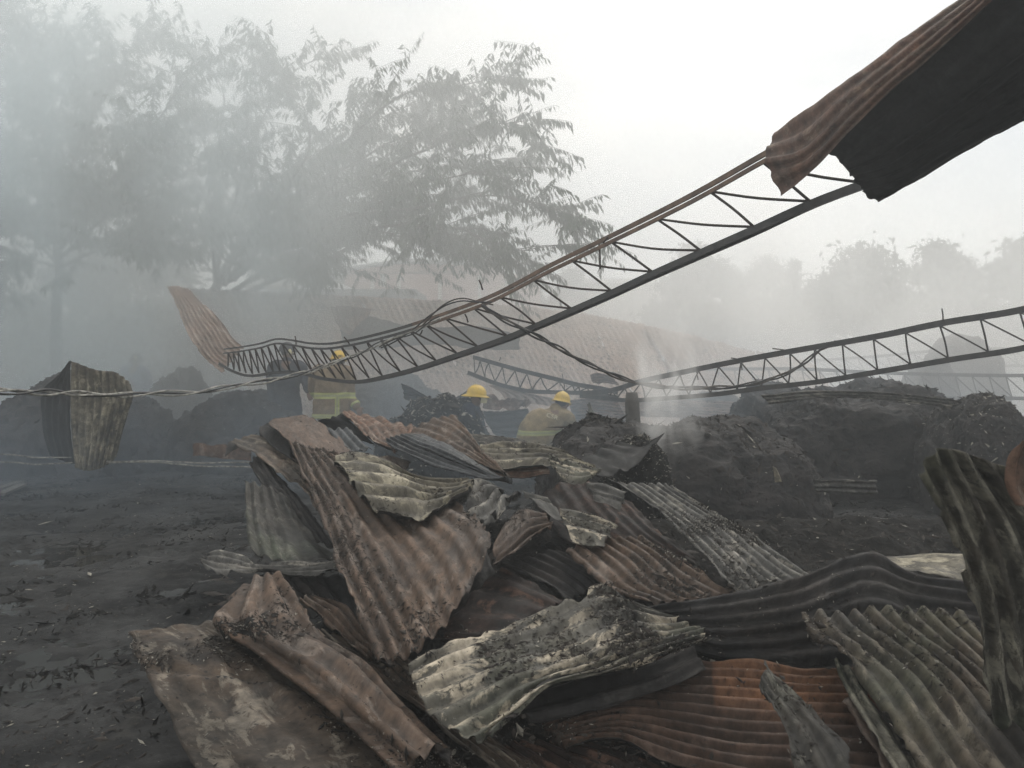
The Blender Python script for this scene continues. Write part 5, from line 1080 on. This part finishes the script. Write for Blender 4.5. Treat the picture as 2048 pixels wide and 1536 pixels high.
def crown_tree(name, label, px, pyt, wpx, d, seed, hfrac=.97, nclump=90, per=240, ll=.30, group='trees in the haze beyond the site', shape=1.0, mat='leaf2'):
    rs = np.random.RandomState(seed); c = P(px, pyt, d); H = c[2]; Wd = wpx / F * d; root = empty(name, (c[0], d, 0), label, 'tree', group)
    m = MB(); tp = [(c[0] + .15 * math.sin(z * .8), d, z) for z in np.linspace(0, H * .8, 14)]; m.tube(tp, np.linspace(.035 * H, .01 * H, 14), 8)
    LPs = []
    for k in range(nclump):
        th = rs.uniform(0, 2 * math.pi); rr = math.sqrt(rs.uniform(0, 1)); zt = rs.uniform(0, 1)
        wz = math.sin(math.pi * (.12 + .80 * zt)) ** shape
        q = np.array((c[0] + math.cos(th) * rr * Wd / 2 * wz, d + math.sin(th) * rr * Wd / 2 * wz, H * (1 - hfrac) + H * hfrac * zt * (1 - .25 * rr)))
        if k < 16: m.tube(spline([(c[0], d, q[2] * .6), (np.array((c[0], d, q[2] * .75)) + q) / 2, q], 6), np.linspace(.012 * H, .003 * H, 6), 4, caps=False)
        s = rs.uniform(.45, 1.0) * Wd * .13
        pt = rs.normal(size=(per, 3)) * np.array((s, s, s * .55)) * .62 + q; LPs.append(pt)
    o = m.build('trunk', M['bark'], root); o.location = -root.location
    A = np.concatenate(LPs); Dn = rs.normal(size=A.shape) * .7 + np.array((0, 0, -.35)); Dn /= np.linalg.norm(Dn, axis=1)[:, None]
    n = len(A); ln = ll * rs.uniform(.6, 1.3, n); V, Q = leaves_mesh(A, Dn, ln, ln * .24, rs)
    o = mesh_np('crown', V, Q, M[mat], smooth=False); o.parent = root; o.location = -root.location; o['kind'] = 'stuff'
crown_tree('hazy_tree', 'round topped hazy tree seen through the bars of the long truss', 1400, 452, 230, 36, 1)
crown_tree('hazy_tree', 'thin feathery tree top rising alone right of the long truss', 1590, 468, 90, 38, 2, nclump=16, per=110, shape=1.6)
crown_tree('hazy_tree', 'broad hazy tree right of the feathery one', 1730, 478, 330, 34, 3, nclump=80)
crown_tree('hazy_tree', 'hazy tree between the broad one and the right edge tree', 1880, 472, 240, 37, 4)
crown_tree('hazy_tree', 'tallest hazy tree cut by the right edge of the picture', 2060, 438, 240, 33, 5, nclump=70)
crown_tree('hazy_tree', 'low hazy tree below the feathery tree top', 1540, 505, 200, 42, 6)
crown_tree('hazy_tree', 'small green tree whose top shows just left of the long truss above the brick building', 1050, 507, 110, 44, 7, shape=.7)
crown_tree('hazy_tree', 'low green tree half hidden by the middle of the long truss', 1140, 530, 130, 46, 8)
crown_tree('hazy_tree', 'leafy hump behind the gable of the brick building', 765, 516, 160, 47, 9, shape=.6)
crown_tree('hazy_tree', 'leafy hump right of the gable of the brick building', 850, 520, 110, 47, 12, shape=.6)
crown_tree('hazy_tree', 'low tree behind the low white building', 650, 522, 170, 42, 10, shape=.7)
crown_tree('hazy_tree', 'smoke dimmed tree behind the left tree', 250, 430, 420, 26, 13, nclump=90, shape=.7)
crown_tree('gap_fill_bush', 'low bush added to darken the bright gap at the far left edge', 30, 600, 420, 24, 14, nclump=60, per=200, shape=.4, group='bushes added to darken the smoke at the left')  # bushes added here to darken a bright gap in the smoke
crown_tree('gap_fill_bush', 'low bush added to darken the bright gap below the big tree trunk', 330, 590, 420, 22, 15, nclump=60, per=200, shape=.4, group='bushes added to darken the smoke at the left')
# ------------------------------------------------------------ haze and smoke
def volmat(name, dens, col, aniso=.2, absorb=None):
    m = bpy.data.materials.new(name); m.use_nodes = True; t = m.node_tree; t.nodes.clear()
    v = N(t, 'ShaderNodeVolumePrincipled'); o = N(t, 'ShaderNodeOutputMaterial'); t.links.new(v.outputs[0], o.inputs['Volume'])
    v.inputs['Color'].default_value = (*col, 1); v.inputs['Density'].default_value = dens; v.inputs['Anisotropy'].default_value = max(aniso, .4)
    return m, t, v
def boxobj(name, lo, hi, mat):
    m = MB(); lo = np.array(lo, float); hi = np.array(hi, float); m.box((lo + hi) / 2, hi - lo); return m.build(name, mat, smooth=False)
hm, _, _ = volmat('haze_air', HAZE_D, (.92, .97, 1.0), .35)
hz = boxobj('haze', (-118, -64, -1.2), (118, 120, 14.0), hm); hz['kind'] = 'stuff'
def smoke(lo, hi, dens, col, scale=.6, thr=(.42, .72), stretch=(1, 1, .6), seed=0, label='', fade=.35, detail=3, power=1):
    """billowing smoke held inside a box: an ellipsoidal falloff times soft noise"""
    m, t, v = volmat('smoke', 1.0, col, .25); K = t.links.new
    lo = np.array(lo, float); hi = np.array(hi, float)
    tcn = N(t, 'ShaderNodeTexCoord')
    mp_ = N(t, 'ShaderNodeMapping'); mp_.inputs['Scale'].default_value = stretch; mp_.inputs['Location'].default_value = (seed, seed * 2, 0); K(tcn.outputs['Object'], mp_.inputs['Vector'])
    nf = ramp(t, noise(t, mp_.outputs[0], scale, detail, .5, .6), thr[0], thr[1])
    g = N(t, 'ShaderNodeMapping'); g.inputs['Location'].default_value = (-1, -1, -1); g.inputs['Scale'].default_value = (2, 2, 2); K(tcn.outputs['Generated'], g.inputs['Vector'])
    ln_ = N(t, 'ShaderNodeVectorMath', operation='LENGTH'); K(g.outputs[0], ln_.inputs[0])
    fo = ramp(t, ln_.outputs['Value'], fade, .98, (1, 1, 1, 1), (0, 0, 0, 1))
    K(mth(t, 'MULTIPLY', mth(t, 'MULTIPLY', nf, fo), dens), v.inputs['Density'])
    o = boxobj('smoke_plume', lo, hi, m); recenter(o); o['kind'] = 'stuff'; tag(o, label, 'smoke')
    return o
if SMOKE:
    smoke((-24, 8.2, -8), (9.5, 25, 13.6), .16, (.978, .990, .994), .17, (.28, .62), seed=21, label='broad bank of pale smoke filling the site behind the heap', fade=.5, detail=2)
    smoke((-17, 9.3, -6), (-1.2, 16.6, 12), .42, (.88, .95, .985), .42, (.40, .62), seed=3, label='thick blue grey smoke rising at the left in front of the trees', detail=3)
    smoke((-9.5, 10.2, -4), (2.2, 15.2, 13), .24, (.97, .985, .985), .5, (.34, .60), seed=31, label='tall pale column of smoke rising in front of the big tree', detail=3)
    smoke((-2.5, 12.13, -6), (19, 25.6, 8.2), .27, (.996, .993, .985), .30, (.30, .62), seed=8, label='white smoke drifting low across the right', detail=2)
    smoke((-9, 5.6, -.8), (-1.2, 12.5, 1.5), .11, (.60, .73, .88), .7, (.34, .62), seed=5, label='thin blue smoke hugging the wet ground at the left', detail=2)
    smoke((.95, 6.0, .6), (1.75, 7.4, 2.0), 3.0, (.98, .98, .97), 2.8, (.50, .64), seed=1, stretch=(1.4, 1.4, .7), label='small wisp of white smoke rising from the ash on the charred mound')
    smoke((-7.0, 7.9, -1.6), (9.5, 11.8, 2.3), .30, (.66, .77, .88), .6, (.34, .66), seed=12, label='blue smoke curling round the kneeling firefighters and the charred bales', detail=2)
